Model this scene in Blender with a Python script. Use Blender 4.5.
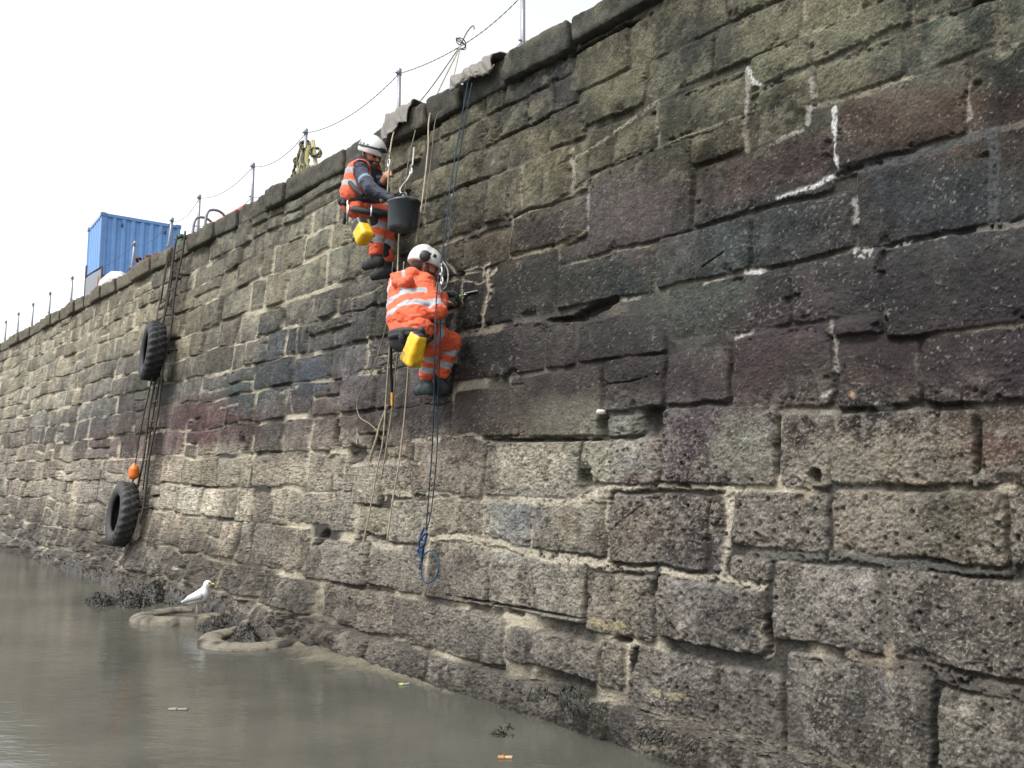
import bpy, math, random
import numpy as np
from mathutils import Vector, Matrix
random.seed(7); RNG = np.random.default_rng(11)
S = bpy.context.scene
for o in list(bpy.data.objects): bpy.data.objects.remove(o)

# ---------------------------------------------------------------- camera
FPX = 828.0; TH = math.atan(87/828); PHI = math.atan(737/math.hypot(828, 87))
ZC = 1.657; ZT = 5.234; D0 = 4.010; BAT = .105
cam = bpy.data.cameras.new('camera'); co = bpy.data.objects.new('camera', cam); S.collection.objects.link(co)
co.location = (0, 0, ZC); co.rotation_euler = (math.pi/2 + TH, 0, 0)
cam.sensor_width = 36; cam.lens = FPX/1024*36; cam.clip_start = .05; cam.clip_end = 2000
S.camera = co
# ---------------------------------------------------------------- sky and sun (overcast)
SUN_EL, SUN_AZ = math.radians(56), math.radians(-125)      # azimuth from +Y, clockwise
W_ = bpy.data.worlds.new('World'); S.world = W_; W_.use_nodes = True
nt = W_.node_tree; nt.nodes.clear()
sky = nt.nodes.new('ShaderNodeTexSky'); sky.sky_type = 'NISHITA'; sky.sun_disc = False
sky.sun_elevation = SUN_EL; sky.sun_rotation = SUN_AZ; sky.air_density = 1.0; sky.dust_density = 3.5; sky.ozone_density = 1.0
hs = nt.nodes.new('ShaderNodeHueSaturation'); hs.inputs['Saturation'].default_value = .12
bg = nt.nodes.new('ShaderNodeBackground'); bg.inputs['Strength'].default_value = .15
wo = nt.nodes.new('ShaderNodeOutputWorld')
nt.links.new(sky.outputs[0], hs.inputs['Color']); nt.links.new(hs.outputs[0], bg.inputs[0]); nt.links.new(bg.outputs[0], wo.inputs[0])
sl = bpy.data.lights.new('sun', 'SUN'); sl.energy = 1.35; sl.angle = math.radians(10); sl.color = (1, .965, .92)
so = bpy.data.objects.new('sun', sl); S.collection.objects.link(so)
sdir = Vector((math.sin(SUN_AZ)*math.cos(SUN_EL), math.cos(SUN_AZ)*math.cos(SUN_EL), math.sin(SUN_EL)))
so.rotation_euler = sdir.to_track_quat('Z', 'Y').to_euler()
vs = S.view_settings; vs.view_transform = 'Standard'; vs.look = 'None'; vs.exposure = 1.3; vs.gamma = 1; vs.use_curve_mapping = False

# ---------------------------------------------------------------- geometry of the wall plane
DV = np.array([-math.sin(PHI), math.cos(PHI), 0.]); MN = np.array([math.cos(PHI), math.sin(PHI), 0.]); NV = -MN
UP = np.array([0, 0, 1.]); CAM = np.array([0, 0, ZC])
def ray(x, y):
    u = (x-512)/FPX; v = (384-y)/FPX
    return np.array([u, math.cos(TH)-v*math.sin(TH), math.sin(TH)+v*math.cos(TH)])
def dist_at(z): return D0 + BAT*z
def W(x, y, off=0.):            # point seen in direction (x,y), 'off' metres out from the wall face
    r = ray(x, y); t = (D0 + BAT*ZC - off)/(r@MN - BAT*r[2]); return CAM + r*t
def G(x, y, z=0.):              # point on the horizontal plane z
    r = ray(x, y); return CAM + r*((z-ZC)/r[2])
def P(s, z, off=0.): return DV*s + MN*(dist_at(z)-off) + UP*z
def AT(x, z, off=0.):           # point at height z and offset from the wall line at column x
    u = (x-512)/FPX; D = dist_at(z)-off
    A = -math.sin(PHI) - u*math.cos(TH)*math.cos(PHI); B = u*(math.cos(TH)*math.sin(PHI)*D + math.sin(TH)*(z-ZC)) - math.cos(PHI)*D
    return P(B/A, z, off)
def sz(x, y, off=0.):
    p = W(x, y, off); return p@DV, p[2]
def project(s, z):
    D = D0 + BAT*z; X = -s*math.sin(PHI)+D*math.cos(PHI); Y = s*math.cos(PHI)+D*math.sin(PHI); Zr = z-ZC
    dep = Y*math.cos(TH)+Zr*math.sin(TH); v = (Zr*math.cos(TH)-Y*math.sin(TH))
    return 512+FPX*X/dep, 384-FPX*v/dep
def mz(m): return sz(775, 471+1000*m)[1]

# ---------------------------------------------------------------- noise
def _h(ix, iy, iz, seed):
    n = (ix.astype(np.int64)*374761393 + iy.astype(np.int64)*668265263 + iz.astype(np.int64)*2147483647 + seed*144269) & 0xffffffff
    n = ((n ^ (n >> 13))*1274126177) & 0xffffffff; n = ((n ^ (n >> 15))*2246822519) & 0xffffffff
    return ((n ^ (n >> 16)) & 0xffff).astype(np.float32)/65535.
def vn2(x, y, seed=0):
    ix = np.floor(x); iy = np.floor(y); fx = (x-ix).astype(np.float32); fy = (y-iy).astype(np.float32)
    fx = fx*fx*(3-2*fx); fy = fy*fy*(3-2*fy); z0 = np.zeros(1)
    a = _h(ix, iy, z0, seed); b = _h(ix+1, iy, z0, seed); c = _h(ix, iy+1, z0, seed); d = _h(ix+1, iy+1, z0, seed)
    return ((a+(b-a)*fx)*(1-fy) + (c+(d-c)*fx)*fy)*2-1
def fbm(x, y, sc, oc=4, seed=0, gain=.5):
    r = 0; a = 1; t = 0
    for i in range(oc):
        r = r + a*vn2(x/sc, y/sc, seed+i*17); t += a; a *= gain; sc *= .5
    return r/t
def vn3(x, y, z, seed=0):
    ix, iy, iz = np.floor(x), np.floor(y), np.floor(z)
    fx, fy, fz = [(q-w).astype(np.float32) for q, w in ((x, ix), (y, iy), (z, iz))]
    fx = fx*fx*(3-2*fx); fy = fy*fy*(3-2*fy); fz = fz*fz*(3-2*fz)
    def L(k):
        a = _h(ix, iy, k, seed); b = _h(ix+1, iy, k, seed); c = _h(ix, iy+1, k, seed); d = _h(ix+1, iy+1, k, seed)
        return (a+(b-a)*fx)*(1-fy)+(c+(d-c)*fx)*fy
    return (L(iz)*(1-fz)+L(iz+1)*fz)*2-1
def fbm3(p, sc, oc=3, seed=0):
    r = 0; a = 1; t = 0
    for i in range(oc):
        r = r+a*vn3(p[..., 0]/sc, p[..., 1]/sc, p[..., 2]/sc, seed+i*13); t += a; a *= .5; sc *= .5
    return r/t
def sst(a, b, x): t = np.clip((x-a)/(b-a), 0, 1); return t*t*(3-2*t)
def lin(c): c = np.asarray(c, dtype=np.float64)/255.; return np.where(c <= .04045, c/12.92, ((c+.055)/1.055)**2.4)
KALB = .70
def alb(c): return np.clip(lin(c)*KALB, 0, .85)

# ---------------------------------------------------------------- materials
def mat(name, col=(.5, .5, .5), rough=.7, metal=0., attr=False, var=0., vscale=8., bump=0., bscale=60., bdist=.01, spec=.5, sheen=0., coat=0., bump2=None):
    m = bpy.data.materials.new(name); m.use_nodes = True; n = m.node_tree; b = n.nodes['Principled BSDF']
    b.inputs['Roughness'].default_value = rough; b.inputs['Metallic'].default_value = metal
    b.inputs['Specular IOR Level'].default_value = spec; b.inputs['Sheen Weight'].default_value = sheen; b.inputs['Coat Weight'].default_value = coat
    tc = n.nodes.new('ShaderNodeTexCoord'); src = None; m['x'] = 1
    if attr:
        a = n.nodes.new('ShaderNodeAttribute'); a.attribute_name = 'Col'; src = a.outputs['Color']
        if name == 'stone': n.links.new(a.outputs['Alpha'], b.inputs['Roughness'])
    else:
        a = n.nodes.new('ShaderNodeRGB'); a.outputs[0].default_value = (*col, 1); src = a.outputs[0]
    if var:
        no = n.nodes.new('ShaderNodeTexNoise'); no.inputs['Scale'].default_value = vscale; no.inputs['Detail'].default_value = 8; no.inputs['Roughness'].default_value = .65
        n.links.new(tc.outputs['Object'], no.inputs['Vector'])
        mr = n.nodes.new('ShaderNodeMapRange'); mr.inputs['From Min'].default_value = .25; mr.inputs['From Max'].default_value = .75
        mr.inputs['To Min'].default_value = 1-var; mr.inputs['To Max'].default_value = 1+var; n.links.new(no.outputs[0], mr.inputs['Value'])
        mx = n.nodes.new('ShaderNodeVectorMath'); mx.operation = 'SCALE'; n.links.new(src, mx.inputs[0]); n.links.new(mr.outputs[0], mx.inputs['Scale']); src = mx.outputs[0]
    if name == 'stone':
        vo = n.nodes.new('ShaderNodeTexNoise'); vo.inputs['Scale'].default_value = 150; vo.inputs['Detail'].default_value = 3; vo.inputs['Roughness'].default_value = .7; n.links.new(tc.outputs['Object'], vo.inputs['Vector'])
        m2 = n.nodes.new('ShaderNodeMapRange'); m2.inputs['From Min'].default_value = .3; m2.inputs['From Max'].default_value = .7; m2.inputs['To Min'].default_value = .45; m2.inputs['To Max'].default_value = 1.55; n.links.new(vo.outputs[0], m2.inputs['Value'])
        v2 = n.nodes.new('ShaderNodeVectorMath'); v2.operation = 'SCALE'; n.links.new(src, v2.inputs[0]); n.links.new(m2.outputs[0], v2.inputs['Scale']); src = v2.outputs[0]
    n.links.new(src, b.inputs['Base Color'])
    if bump:
        prev = None
        for sc, di in ((bscale, bdist),) + ((bump2,) if bump2 else ()):
            nb = n.nodes.new('ShaderNodeTexNoise'); nb.inputs['Scale'].default_value = sc; nb.inputs['Detail'].default_value = 6; nb.inputs['Roughness'].default_value = .6
            n.links.new(tc.outputs['Object'], nb.inputs['Vector'])
            bp = n.nodes.new('ShaderNodeBump'); bp.inputs['Strength'].default_value = bump; bp.inputs['Distance'].default_value = di
            n.links.new(nb.outputs[0], bp.inputs['Height'])
            if prev: n.links.new(prev.outputs[0], bp.inputs['Normal'])
            prev = bp
        n.links.new(prev.outputs[0], b.inputs['Normal'])
    return m
M = {
 'stone': mat('stone', attr=True, rough=.86, var=.42, vscale=60, bump=.85, bscale=55, bdist=.014, bump2=(220, .004), spec=.25),
 'rope': mat('rope', attr=True, rough=.9, var=.2, vscale=90, bump=.6, bscale=160, bdist=.004),
 'cloth': mat('cloth', attr=True, rough=.8, var=.16, vscale=22, bump=.5, bscale=38, bdist=.012, sheen=.05),
 'skin': mat('skin', attr=True, rough=.55),
 'helmet': mat('helmet', attr=True, rough=.28, coat=.3),
 'rubber': mat('rubber', attr=True, rough=.75, var=.25, vscale=25, bump=.5, bscale=70, bdist=.006),
 'black': mat('black', (.018, .019, .021), .6, var=.2),
 'webbing': mat('webbing', (.02, .021, .024), .8, bump=.3, bscale=150, bdist=.003),
 'steel': mat('galvanised_steel', (.2, .21, .23), .5, .55, var=.15, vscale=20),
 'alloy': mat('alloy', (.55, .56, .58), .3, .9),
 'iron': mat('rusted_iron', (.035, .027, .022), .85, var=.5, vscale=30, bump=.6, bscale=60, bdist=.006),
 'weed': mat('weed', attr=True, rough=.62, var=.3, vscale=20),
 'blue': mat('container_paint', attr=True, rough=.4, var=.12, vscale=3, bump=.1, bscale=20),
 'canvas': mat('canvas', (.15, .142, .125), .9, var=.22, vscale=14, bump=.5, bscale=80, bdist=.004),
 'buoy': mat('buoy', attr=True, rough=.5, var=.15),
 'yellow': mat('yellow_pvc', attr=True, rough=.45, var=.1, vscale=15, bump=.3, bscale=25, bdist=.01),
 'bucket': mat('bucket_rubber', attr=True, rough=.38, var=.3, vscale=12, bump=.15, bscale=30),
 'feather': mat('feather', attr=True, rough=.7, var=.04),
 'plain': mat('plain', attr=True, rough=.6, var=.2, vscale=15, bump=.2),
}
# ---------------------------------------------------------------- mesh helpers
COL = S.collection
def tag(o, label=None, cat=None, group=None, kind=None):
    for k, v in (('label', label), ('category', cat), ('group', group), ('kind', kind)):
        if v: o[k] = v
    return o
def mesh(name, V, F, m, parent=None, col=None, smooth=True, loc=None):
    V = np.asarray(V, dtype=np.float32).reshape(-1, 3)
    me = bpy.data.meshes.new(name)
    if isinstance(F, np.ndarray) and F.ndim == 2:
        nf, k = F.shape; me.vertices.add(len(V)); me.vertices.foreach_set('co', V.ravel())
        me.loops.add(nf*k); me.loops.foreach_set('vertex_index', F.ravel().astype(np.int32))
        me.polygons.add(nf); me.polygons.foreach_set('loop_start', np.arange(0, nf*k, k, dtype=np.int32)); me.polygons.foreach_set('loop_total', np.full(nf, k, dtype=np.int32))
        me.update(calc_edges=True)
    else:
        me.from_pydata(V.tolist(), [], [list(map(int, f)) for f in F]); me.update()
    if smooth: me.polygons.foreach_set('use_smooth', np.ones(len(me.polygons), dtype=bool))
    if col is not None:
        c = np.asarray(col, dtype=np.float32)
        if c.ndim == 1: c = np.tile(c, (len(V), 1))
        a = me.color_attributes.new('Col', 'FLOAT_COLOR', 'POINT'); cc = np.ones((len(V), 4), dtype=np.float32); cc[:, :c.shape[1]] = c
        a.data.foreach_set('color', cc.ravel())
    me.materials.append(M[m] if isinstance(m, str) else m)
    o = bpy.data.objects.new(name, me); COL.objects.link(o)
    if parent is not None:
        o.parent = parent
        if parent.type == 'EMPTY' or True: o.matrix_parent_inverse = parent.matrix_basis.inverted() if parent.parent is None else Matrix()
    elif loc is not None:
        pass
    return o
def empty(name, loc=(0, 0, 0)):
    o = bpy.data.objects.new(name, None); COL.objects.link(o); o.empty_display_size = .2; o.location = tuple(float(a) for a in loc); return o
class MB:
    def __init__(s): s.V = []; s.F = []; s.C = []; s.n = 0
    def add(s, V, F, c=(.5, .5, .5)):
        V = np.asarray(V, float).reshape(-1, 3); s.V.append(V); s.F += [[int(i)+s.n for i in f] for f in F]
        c = np.asarray(c, float); s.C.append(c if c.ndim == 2 else np.tile(c, (len(V), 1))); s.n += len(V)
    def build(s, name, m, parent=None, smooth=True):
        return mesh(name, np.concatenate(s.V), s.F, m, parent, np.concatenate(s.C), smooth)
def tube_vf(pts, r, n=8, twist=0):
    pts = np.asarray(pts, float); k = len(pts); r = np.full(k, r) if np.isscalar(r) else np.asarray(r)
    T = np.gradient(pts, axis=0); T /= np.linalg.norm(T, axis=1)[:, None]+1e-9
    ref = np.array([0.31, .17, .93]); V = []
    for i in range(k):
        a = np.cross(T[i], ref); a /= np.linalg.norm(a)+1e-9; b = np.cross(T[i], a)
        for j in range(n):
            q = 2*math.pi*j/n+twist*i; V.append(pts[i]+r[i]*(math.cos(q)*a+math.sin(q)*b))
    F = [[i*n+j, i*n+(j+1) % n, (i+1)*n+(j+1) % n, (i+1)*n+j] for i in range(k-1) for j in range(n)]
    F.append(list(range(n))[::-1]); F.append([(k-1)*n+j for j in range(n)])
    return V, F
def smooth_path(p, n=8):
    p = np.asarray(p, float)
    if len(p) < 3: return np.array([p[0]+(p[-1]-p[0])*t for t in np.linspace(0, 1, n)])
    q = np.vstack([2*p[0]-p[1], p, 2*p[-1]-p[-2]]); out = []
    for i in range(1, len(q)-2):
        for t in np.linspace(0, 1, n, endpoint=False):
            out.append(.5*((2*q[i])+(-q[i-1]+q[i+1])*t+(2*q[i-1]-5*q[i]+4*q[i+1]-q[i+2])*t*t+(-q[i-1]+3*q[i]-3*q[i+1]+q[i+2])*t**3))
    out.append(p[-1]); return np.array(out)
def box_vf(c, ax, hs, bev=0.01):
    c = np.asarray(c, float); ax = [np.asarray(a, float) for a in ax]; V = []; idx = {}
    b = min(bev, min(hs)*.45)
    for i in (-1, 1):
        for j in (-1, 1):
            for k in (-1, 1):
                for w in range(3):
                    e = [hs[0]-b, hs[1]-b, hs[2]-b]; e[w] = hs[w]
                    idx[(i, j, k, w)] = len(V); V.append(c+i*e[0]*ax[0]+j*e[1]*ax[1]+k*e[2]*ax[2])
    F = []
    for sgn in (-1, 1):
        F.append([idx[(sgn, a, b2, 0)] for a, b2 in ((-1, -1), (1, -1), (1, 1), (-1, 1))][::sgn])
        F.append([idx[(a, sgn, b2, 1)] for a, b2 in ((-1, -1), (1, -1), (1, 1), (-1, 1))][::-sgn])
        F.append([idx[(a, b2, sgn, 2)] for a, b2 in ((-1, -1), (1, -1), (1, 1), (-1, 1))][::sgn])
    for a in (-1, 1):
        for b2 in (-1, 1):
            F.append([idx[(a, b2, -1, 0)], idx[(a, b2, 1, 0)], idx[(a, b2, 1, 1)], idx[(a, b2, -1, 1)]])
            F.append([idx[(a, -1, b2, 0)], idx[(a, 1, b2, 0)], idx[(a, 1, b2, 2)], idx[(a, -1, b2, 2)]])
            F.append([idx[(-1, a, b2, 1)], idx[(1, a, b2, 1)], idx[(1, a, b2, 2)], idx[(-1, a, b2, 2)]])
            for k in (-1, 1): F.append([idx[(a, b2, k, 0)], idx[(a, b2, k, 1)], idx[(a, b2, k, 2)]])
    return V, F
# ---- implicit surfaces -> mesh (naive surface nets)
def cap(p, A, B, ra, rb):
    A = np.asarray(A, float); B = np.asarray(B, float); ab = B-A; L = ab@ab+1e-9
    t = np.clip(((p-A)@ab)/L, 0, 1); return np.linalg.norm(p-(A+t[..., None]*ab), axis=-1)-(ra+(rb-ra)*t), t
def nets(F, org, h):
    nx, ny, nz = F.shape; s = F < 0
    c = np.zeros((nx-1, ny-1, nz-1), int); acc = np.zeros((nx-1, ny-1, nz-1, 3)); cnt = np.zeros((nx-1, ny-1, nz-1))
    for i in (0, 1):
        for j in (0, 1):
            for k in (0, 1): c += s[i:nx-1+i, j:ny-1+j, k:nz-1+k]
    act = (c > 0) & (c < 8); I = np.argwhere(act); idm = -np.ones(act.shape, int); idm[act] = np.arange(len(I))
    V = np.zeros((len(I), 3)); N = np.zeros(len(I))
    cs = [(i, j, k) for i in (0, 1) for j in (0, 1) for k in (0, 1)]
    for a in cs:
        for b in cs:
            if sum(abs(a[q]-b[q]) for q in range(3)) != 1 or a > b: continue
            fa = F[I[:, 0]+a[0], I[:, 1]+a[1], I[:, 2]+a[2]]; fb = F[I[:, 0]+b[0], I[:, 1]+b[1], I[:, 2]+b[2]]
            m = (fa < 0) != (fb < 0); t = np.where(m, fa/(fa-fb+1e-12*(fa == fb)), 0)
            pt = np.array(a)+t[:, None]*(np.array(b)-np.array(a)); V += pt*m[:, None]; N += m
    V = V/N[:, None]+I; V = np.asarray(org)+V*h; Q = []
    for ax in range(3):
        sl0 = [slice(None)]*3; sl1 = [slice(None)]*3; sl0[ax] = slice(0, -1); sl1[ax] = slice(1, None)
        ch = s[tuple(sl0)] != s[tuple(sl1)]; E = np.argwhere(ch); b, c2 = [(1, 2), (2, 0), (0, 1)][ax]
        ok = (E[:, b] > 0) & (E[:, c2] > 0) & (E[:, b] < F.shape[b]-1) & (E[:, c2] < F.shape[c2]-1); E = E[ok]
        def g(db, dc): e = E.copy(); e[:, b] -= db; e[:, c2] -= dc; return idm[e[:, 0], e[:, 1], e[:, 2]]
        q = np.stack([g(1, 1), g(0, 1), g(0, 0), g(1, 0)], 1); ins = s[E[:, 0], E[:, 1], E[:, 2]]
        q[~ins] = q[~ins][:, ::-1]; Q.append(q)
    return V, np.concatenate(Q)
def blob(name, prims, h, m, parent, colf, k=.03, folds=0., fsc=.08, seed=1, cut=None, extra=None):
    """prims: (A,B,ra,rb); smooth union; colf(V, nearest prim, t) -> colours"""
    A = np.array([p[0] for p in prims]); B = np.array([p[1] for p in prims]); R = max(max(p[2], p[3]) for p in prims)+.03+folds
    lo = np.minimum(A, B).min(0)-R; hi = np.maximum(A, B).max(0)+R; n = np.ceil((hi-lo)/h).astype(int)+2
    g = np.stack(np.meshgrid(*[lo[i]+np.arange(n[i])*h for i in range(3)], indexing='ij'), -1)
    def field(p):
        d = None
        for a, b, ra, rb in prims:
            e, t = cap(p, a, b, ra, rb)
            if d is None: d = e
            else: hh = np.clip(.5+.5*(d-e)/k, 0, 1); d = d+(e-d)*hh-k*hh*(1-hh)
        if folds: d = d+folds*(1-np.abs(fbm3(p*np.array([1, 1, 1.6]), fsc, 3, seed))*2.6)*.8
        if cut is not None: d = np.maximum(d, cut(p))
        if extra is not None: d = extra(p, d)
        return d
    V, Q = nets(field(g).astype(np.float64), lo, h)
    best = np.full(len(V), 1e9); ip = np.zeros(len(V), int); tt = np.zeros(len(V))
    for i, (a, b, ra, rb) in enumerate(prims):
        e, t = cap(V, a, b, ra, rb); w = e < best; best[w] = e[w]; ip[w] = i; tt[w] = t[w]
    return mesh(name, V, Q, m, parent, colf(V, ip, tt))

# ================================================================ THE QUAY WALL
SC = 1.0     # grid density
zU = lambda m: mz(m)
blocks = []   # s0,s1,z0,z1
def B_(x0, x1, mt, mb):
    ym = 471+(mt+mb)/2*((x0+x1)/2+225)
    sa = sz(x0, 471+(mt+mb)/2*(x0+225))[0]; sb = sz(x1, 471+(mt+mb)/2*(x1+225))[0]
    blocks.append((min(sa, sb), max(sa, sb), mz(mb), mz(mt)))
def row(xs, mt, mb):
    for a, b in zip(xs[:-1], xs[1:]):
        if a is None or b is None: continue
        B_(a, b, mt, mb)
# near right, traced course by course
row([575, 630, 726, 762, 850, 960, 1100, 1240], -.528, -.471)
row([578, 646, 712, 804, 861, 950, 1060, 1200], -.469, -.424)
row([588, 656, 747], -.416, -.367); row([747, 810, 912, 1000, 1120, 1250], -.424, -.391)
row([588, 692], -.364, -.262); row([692, 745], -.365, -.333); row([747, 812], -.387, -.333); row([814, 905, 1001, 1130, 1280], -.389, -.351)
row([692, 832], -.331, -.267); row([835, 969, 1100, 1260], -.348, -.283)
row([511, 586], -.344, -.291); B_(558, 587, -.285, -.262); B_(492, 557, -.288, -.205)
row([558, 655], -.259, -.205); row([656, 752, 853], -.263, -.207); row([855, 994, 1120, 1290], -.278, -.203)
row([455, 500, 545], -.2, -.131); B_(546, 575, -.193, -.133); row([577, 665], -.182, -.134); row([666, 791, 884], -.204, -.144); row([884, 1060, 1240], -.199, -.12)
B_(806, 884, -.138, -.125)
row([452, 520], -.116, -.048); B_(510, 527, -.127, -.118); row([521, 601], -.126, -.043)
row([603, 665, 731], -.132, -.073); row([732, 832], -.141, -.063); row([834, 921, 1090, 1250], -.118, -.058)
B_(606, 641, -.068, -.041)
row([661, 777], -.07, .015); row([580, 660], -.039, .016); row([485, 577], -.04, .035); row([411, 484], -.048, .038)
B_(380, 412, -.048, -.014); B_(384, 408, -.011, .036); B_(352, 382, -.011, .056)
row([779, 830], -.056, .016); row([830, 974], -.054, .011); row([977, 1100, 1250], -.054, .012)
B_(579, 592, .02, .032); B_(592, 607, .02, .04)
row([483, 534, 605], .042, .103); B_(429, 481, .042, .1); B_(388, 428, .046, .114); B_(357, 387, .06, .105); B_(328, 355, .048, .104)
row([609, 708], .026, .108); B_(709, 725, .024, .06); B_(711, 725, .063, .107); B_(730, 829, .02, .079); row([831, 1007, 1180], .016, .078); B_(728, 770, .09, .113)
row([584, 655], .121, .196); row([656, 765], .12, .187); row([490, 583], .112, .19); row([425, 488], .107, .192); row([368, 423], .118, .192); row([311, 366], .122, .196)
row([772, 884], .089, .167); row([886, 1040, 1250], .088, .168)
row([433, 503], .2, .272); row([392, 432], .2, .272); row([327, 391], .2, .27); row([505, 598], .209, .258); B_(599, 623, .197, .262); row([625, 718, 784], .202, .28)
row([785, 932], .178, .34); row([934, 1080, 1250], .186, .26); row([935, 1090, 1250], .268, .36)
# ledge stones
row([330, 372, 430, 500, 560, 612, 668, 735, 800], .277, .36)
# above and left of the ropes
row([425, 440, 486, 505, 531, 549, 574], -.527, -.499); row([440, 483, 499, 526, 554, 576], -.497, -.459)
row([410, 446, 480, 509, 548, 588], -.457, -.414); row([448, 486, 521, 570], -.411, -.345); B_(571, 587, -.41, -.35)
row([392, 424, 447], -.411, -.379); row([398, 430, 447], -.377, -.342); row([430, 464, 509], -.339, -.287); row([462, 491], -.283, -.207)
row([440, 462], -.28, -.24); row([430, 458], -.236, -.205)
# generic courses further along the wall
edges = [-.527, -.482, -.443, -.395, -.33, -.274, -.22, -.163, -.1, -.035, .035, .105, .195, .265, .33]
rr = random.Random(5)
Xlim = dict(zip(edges, [424, 408, 400, 392, 420, 428, 448, 453, 450, 410, 350, 310, 322, 328]))
for a, b in zip(edges[:-1], edges[1:]):
    za, zb = mz(a), mz(b); s = sz(Xlim[a], 471+(a+b)/2*(Xlim[a]+225))[0]
    while s < 62:
        hgt = za-zb; w = rr.uniform(.30, .95)*(1.05 if hgt > .3 else .8)
        dz0 = rr.uniform(-.04, .07); dz1 = rr.uniform(-.04, .07); jg = .012+min(.03, max(0, s-6)*.003)
        if rr.random() < .16 and hgt > .3:
            q = rr.uniform(.4, .6); blocks.append((s, s+w-jg, zb+hgt*q+.006, za-.005)); blocks.append((s, s+w-jg, zb+.005, zb+hgt*q-.006))
        else: blocks.append((s, s+w-jg, zb+.006+dz0*.5, za-.006+dz1*.5))
        s += w
# near side beyond the frame
s_near = sz(1240, 471)[0]
for a, b in zip(edges[:-1], edges[1:]):
    s = s_near-.02
    while s > -9: w = rr.uniform(.6, 1.2); blocks.append((s-w+.012, s, mz(b)+.006, mz(a)-.006)); s -= w

px = np.concatenate([np.arange(-150, 0, 2.), np.arange(0, 1030, 1./SC), np.arange(1030, 1240, 2.5)])
scol = np.array([sz(x, 471.)[0] for x in px]); scol = np.concatenate([scol, np.concatenate([np.arange(scol[-1]-.012, scol[-1]-2.5, -.012), np.arange(scol[-1]-2.52, -9, -.03)])])
zrow = np.concatenate([np.arange(-.35, -.02, .03), np.arange(-.02, mz(.278)-.035, .0058/SC), np.arange(mz(.278)-.035, mz(.278)+.035, .0016/SC), np.arange(mz(.278)+.035, ZT-.2, .0058/SC)])
ns, nz = len(scol), len(zrow)
Sg, Zg = np.meshgrid(scol, zrow, indexing='ij'); Sg = Sg.astype(np.float32); Zg = Zg.astype(np.float32)
wx = fbm(Sg, Zg, .22, 4, 3)*.026+fbm(Sg, Zg, .035, 2, 5)*.006; wz = fbm(Sg, Zg, .25, 4, 9)*.024+fbm(Sg, Zg, .035, 2, 15)*.006
fw_ = sst(6.5, 10, Sg); wz += fw_*fbm(Sg, Zg, 1.1, 2, 19)*.07; wx += fw_*fbm(Sg, Zg, .9, 2, 23)*.09; Sw = Sg+wx; Zw = Zg+wz
dd = np.full(Sg.shape, -.05, np.float32); bid = np.zeros(Sg.shape, np.int32); bh = np.zeros(Sg.shape, np.float32)
asc = scol[::-1]
for i, (s0, s1, z0, z1) in enumerate(blocks):
    i1 = ns-np.searchsorted(asc, s0-.09); i0 = ns-np.searchsorted(asc, s1+.09); j0, j1 = np.searchsorted(zrow, (z0-.09, z1+.09))
    if i1 <= i0 or j1 <= j0: continue
    a = Sw[i0:i1, j0:j1]; b = Zw[i0:i1, j0:j1]; r = .04
    cx, cz, hx, hz = (s0+s1)/2, (z0+z1)/2, (s1-s0)/2+(.001 if s0 < 7 else -.003), (z1-z0)/2+(.004 if s0 < 7 else -.002); r = min(r, hx*.6, hz*.6)
    qx = np.abs(a-cx)-hx+r; qz = np.abs(b-cz)-hz+r
    e = -(np.hypot(np.maximum(qx, 0), np.maximum(qz, 0))+np.minimum(np.maximum(qx, qz), 0)-r)
    D = dd[i0:i1, j0:j1]; w = e > D; D[w] = e[w]; bid[i0:i1, j0:j1][w] = i+1
    rn = random.Random(i*7+1); tilt = (a-cx)*rn.uniform(-.03, .03)+(b-cz)*rn.uniform(-.05, .05)+rn.uniform(-.014, .014)*(1.8 if s0 > 7 else 1)
    bh[i0:i1, j0:j1][w] = tilt[w]
PX, PY = project(Sg, Zg); Mm = (PY-471)/(PX+225)
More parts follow.
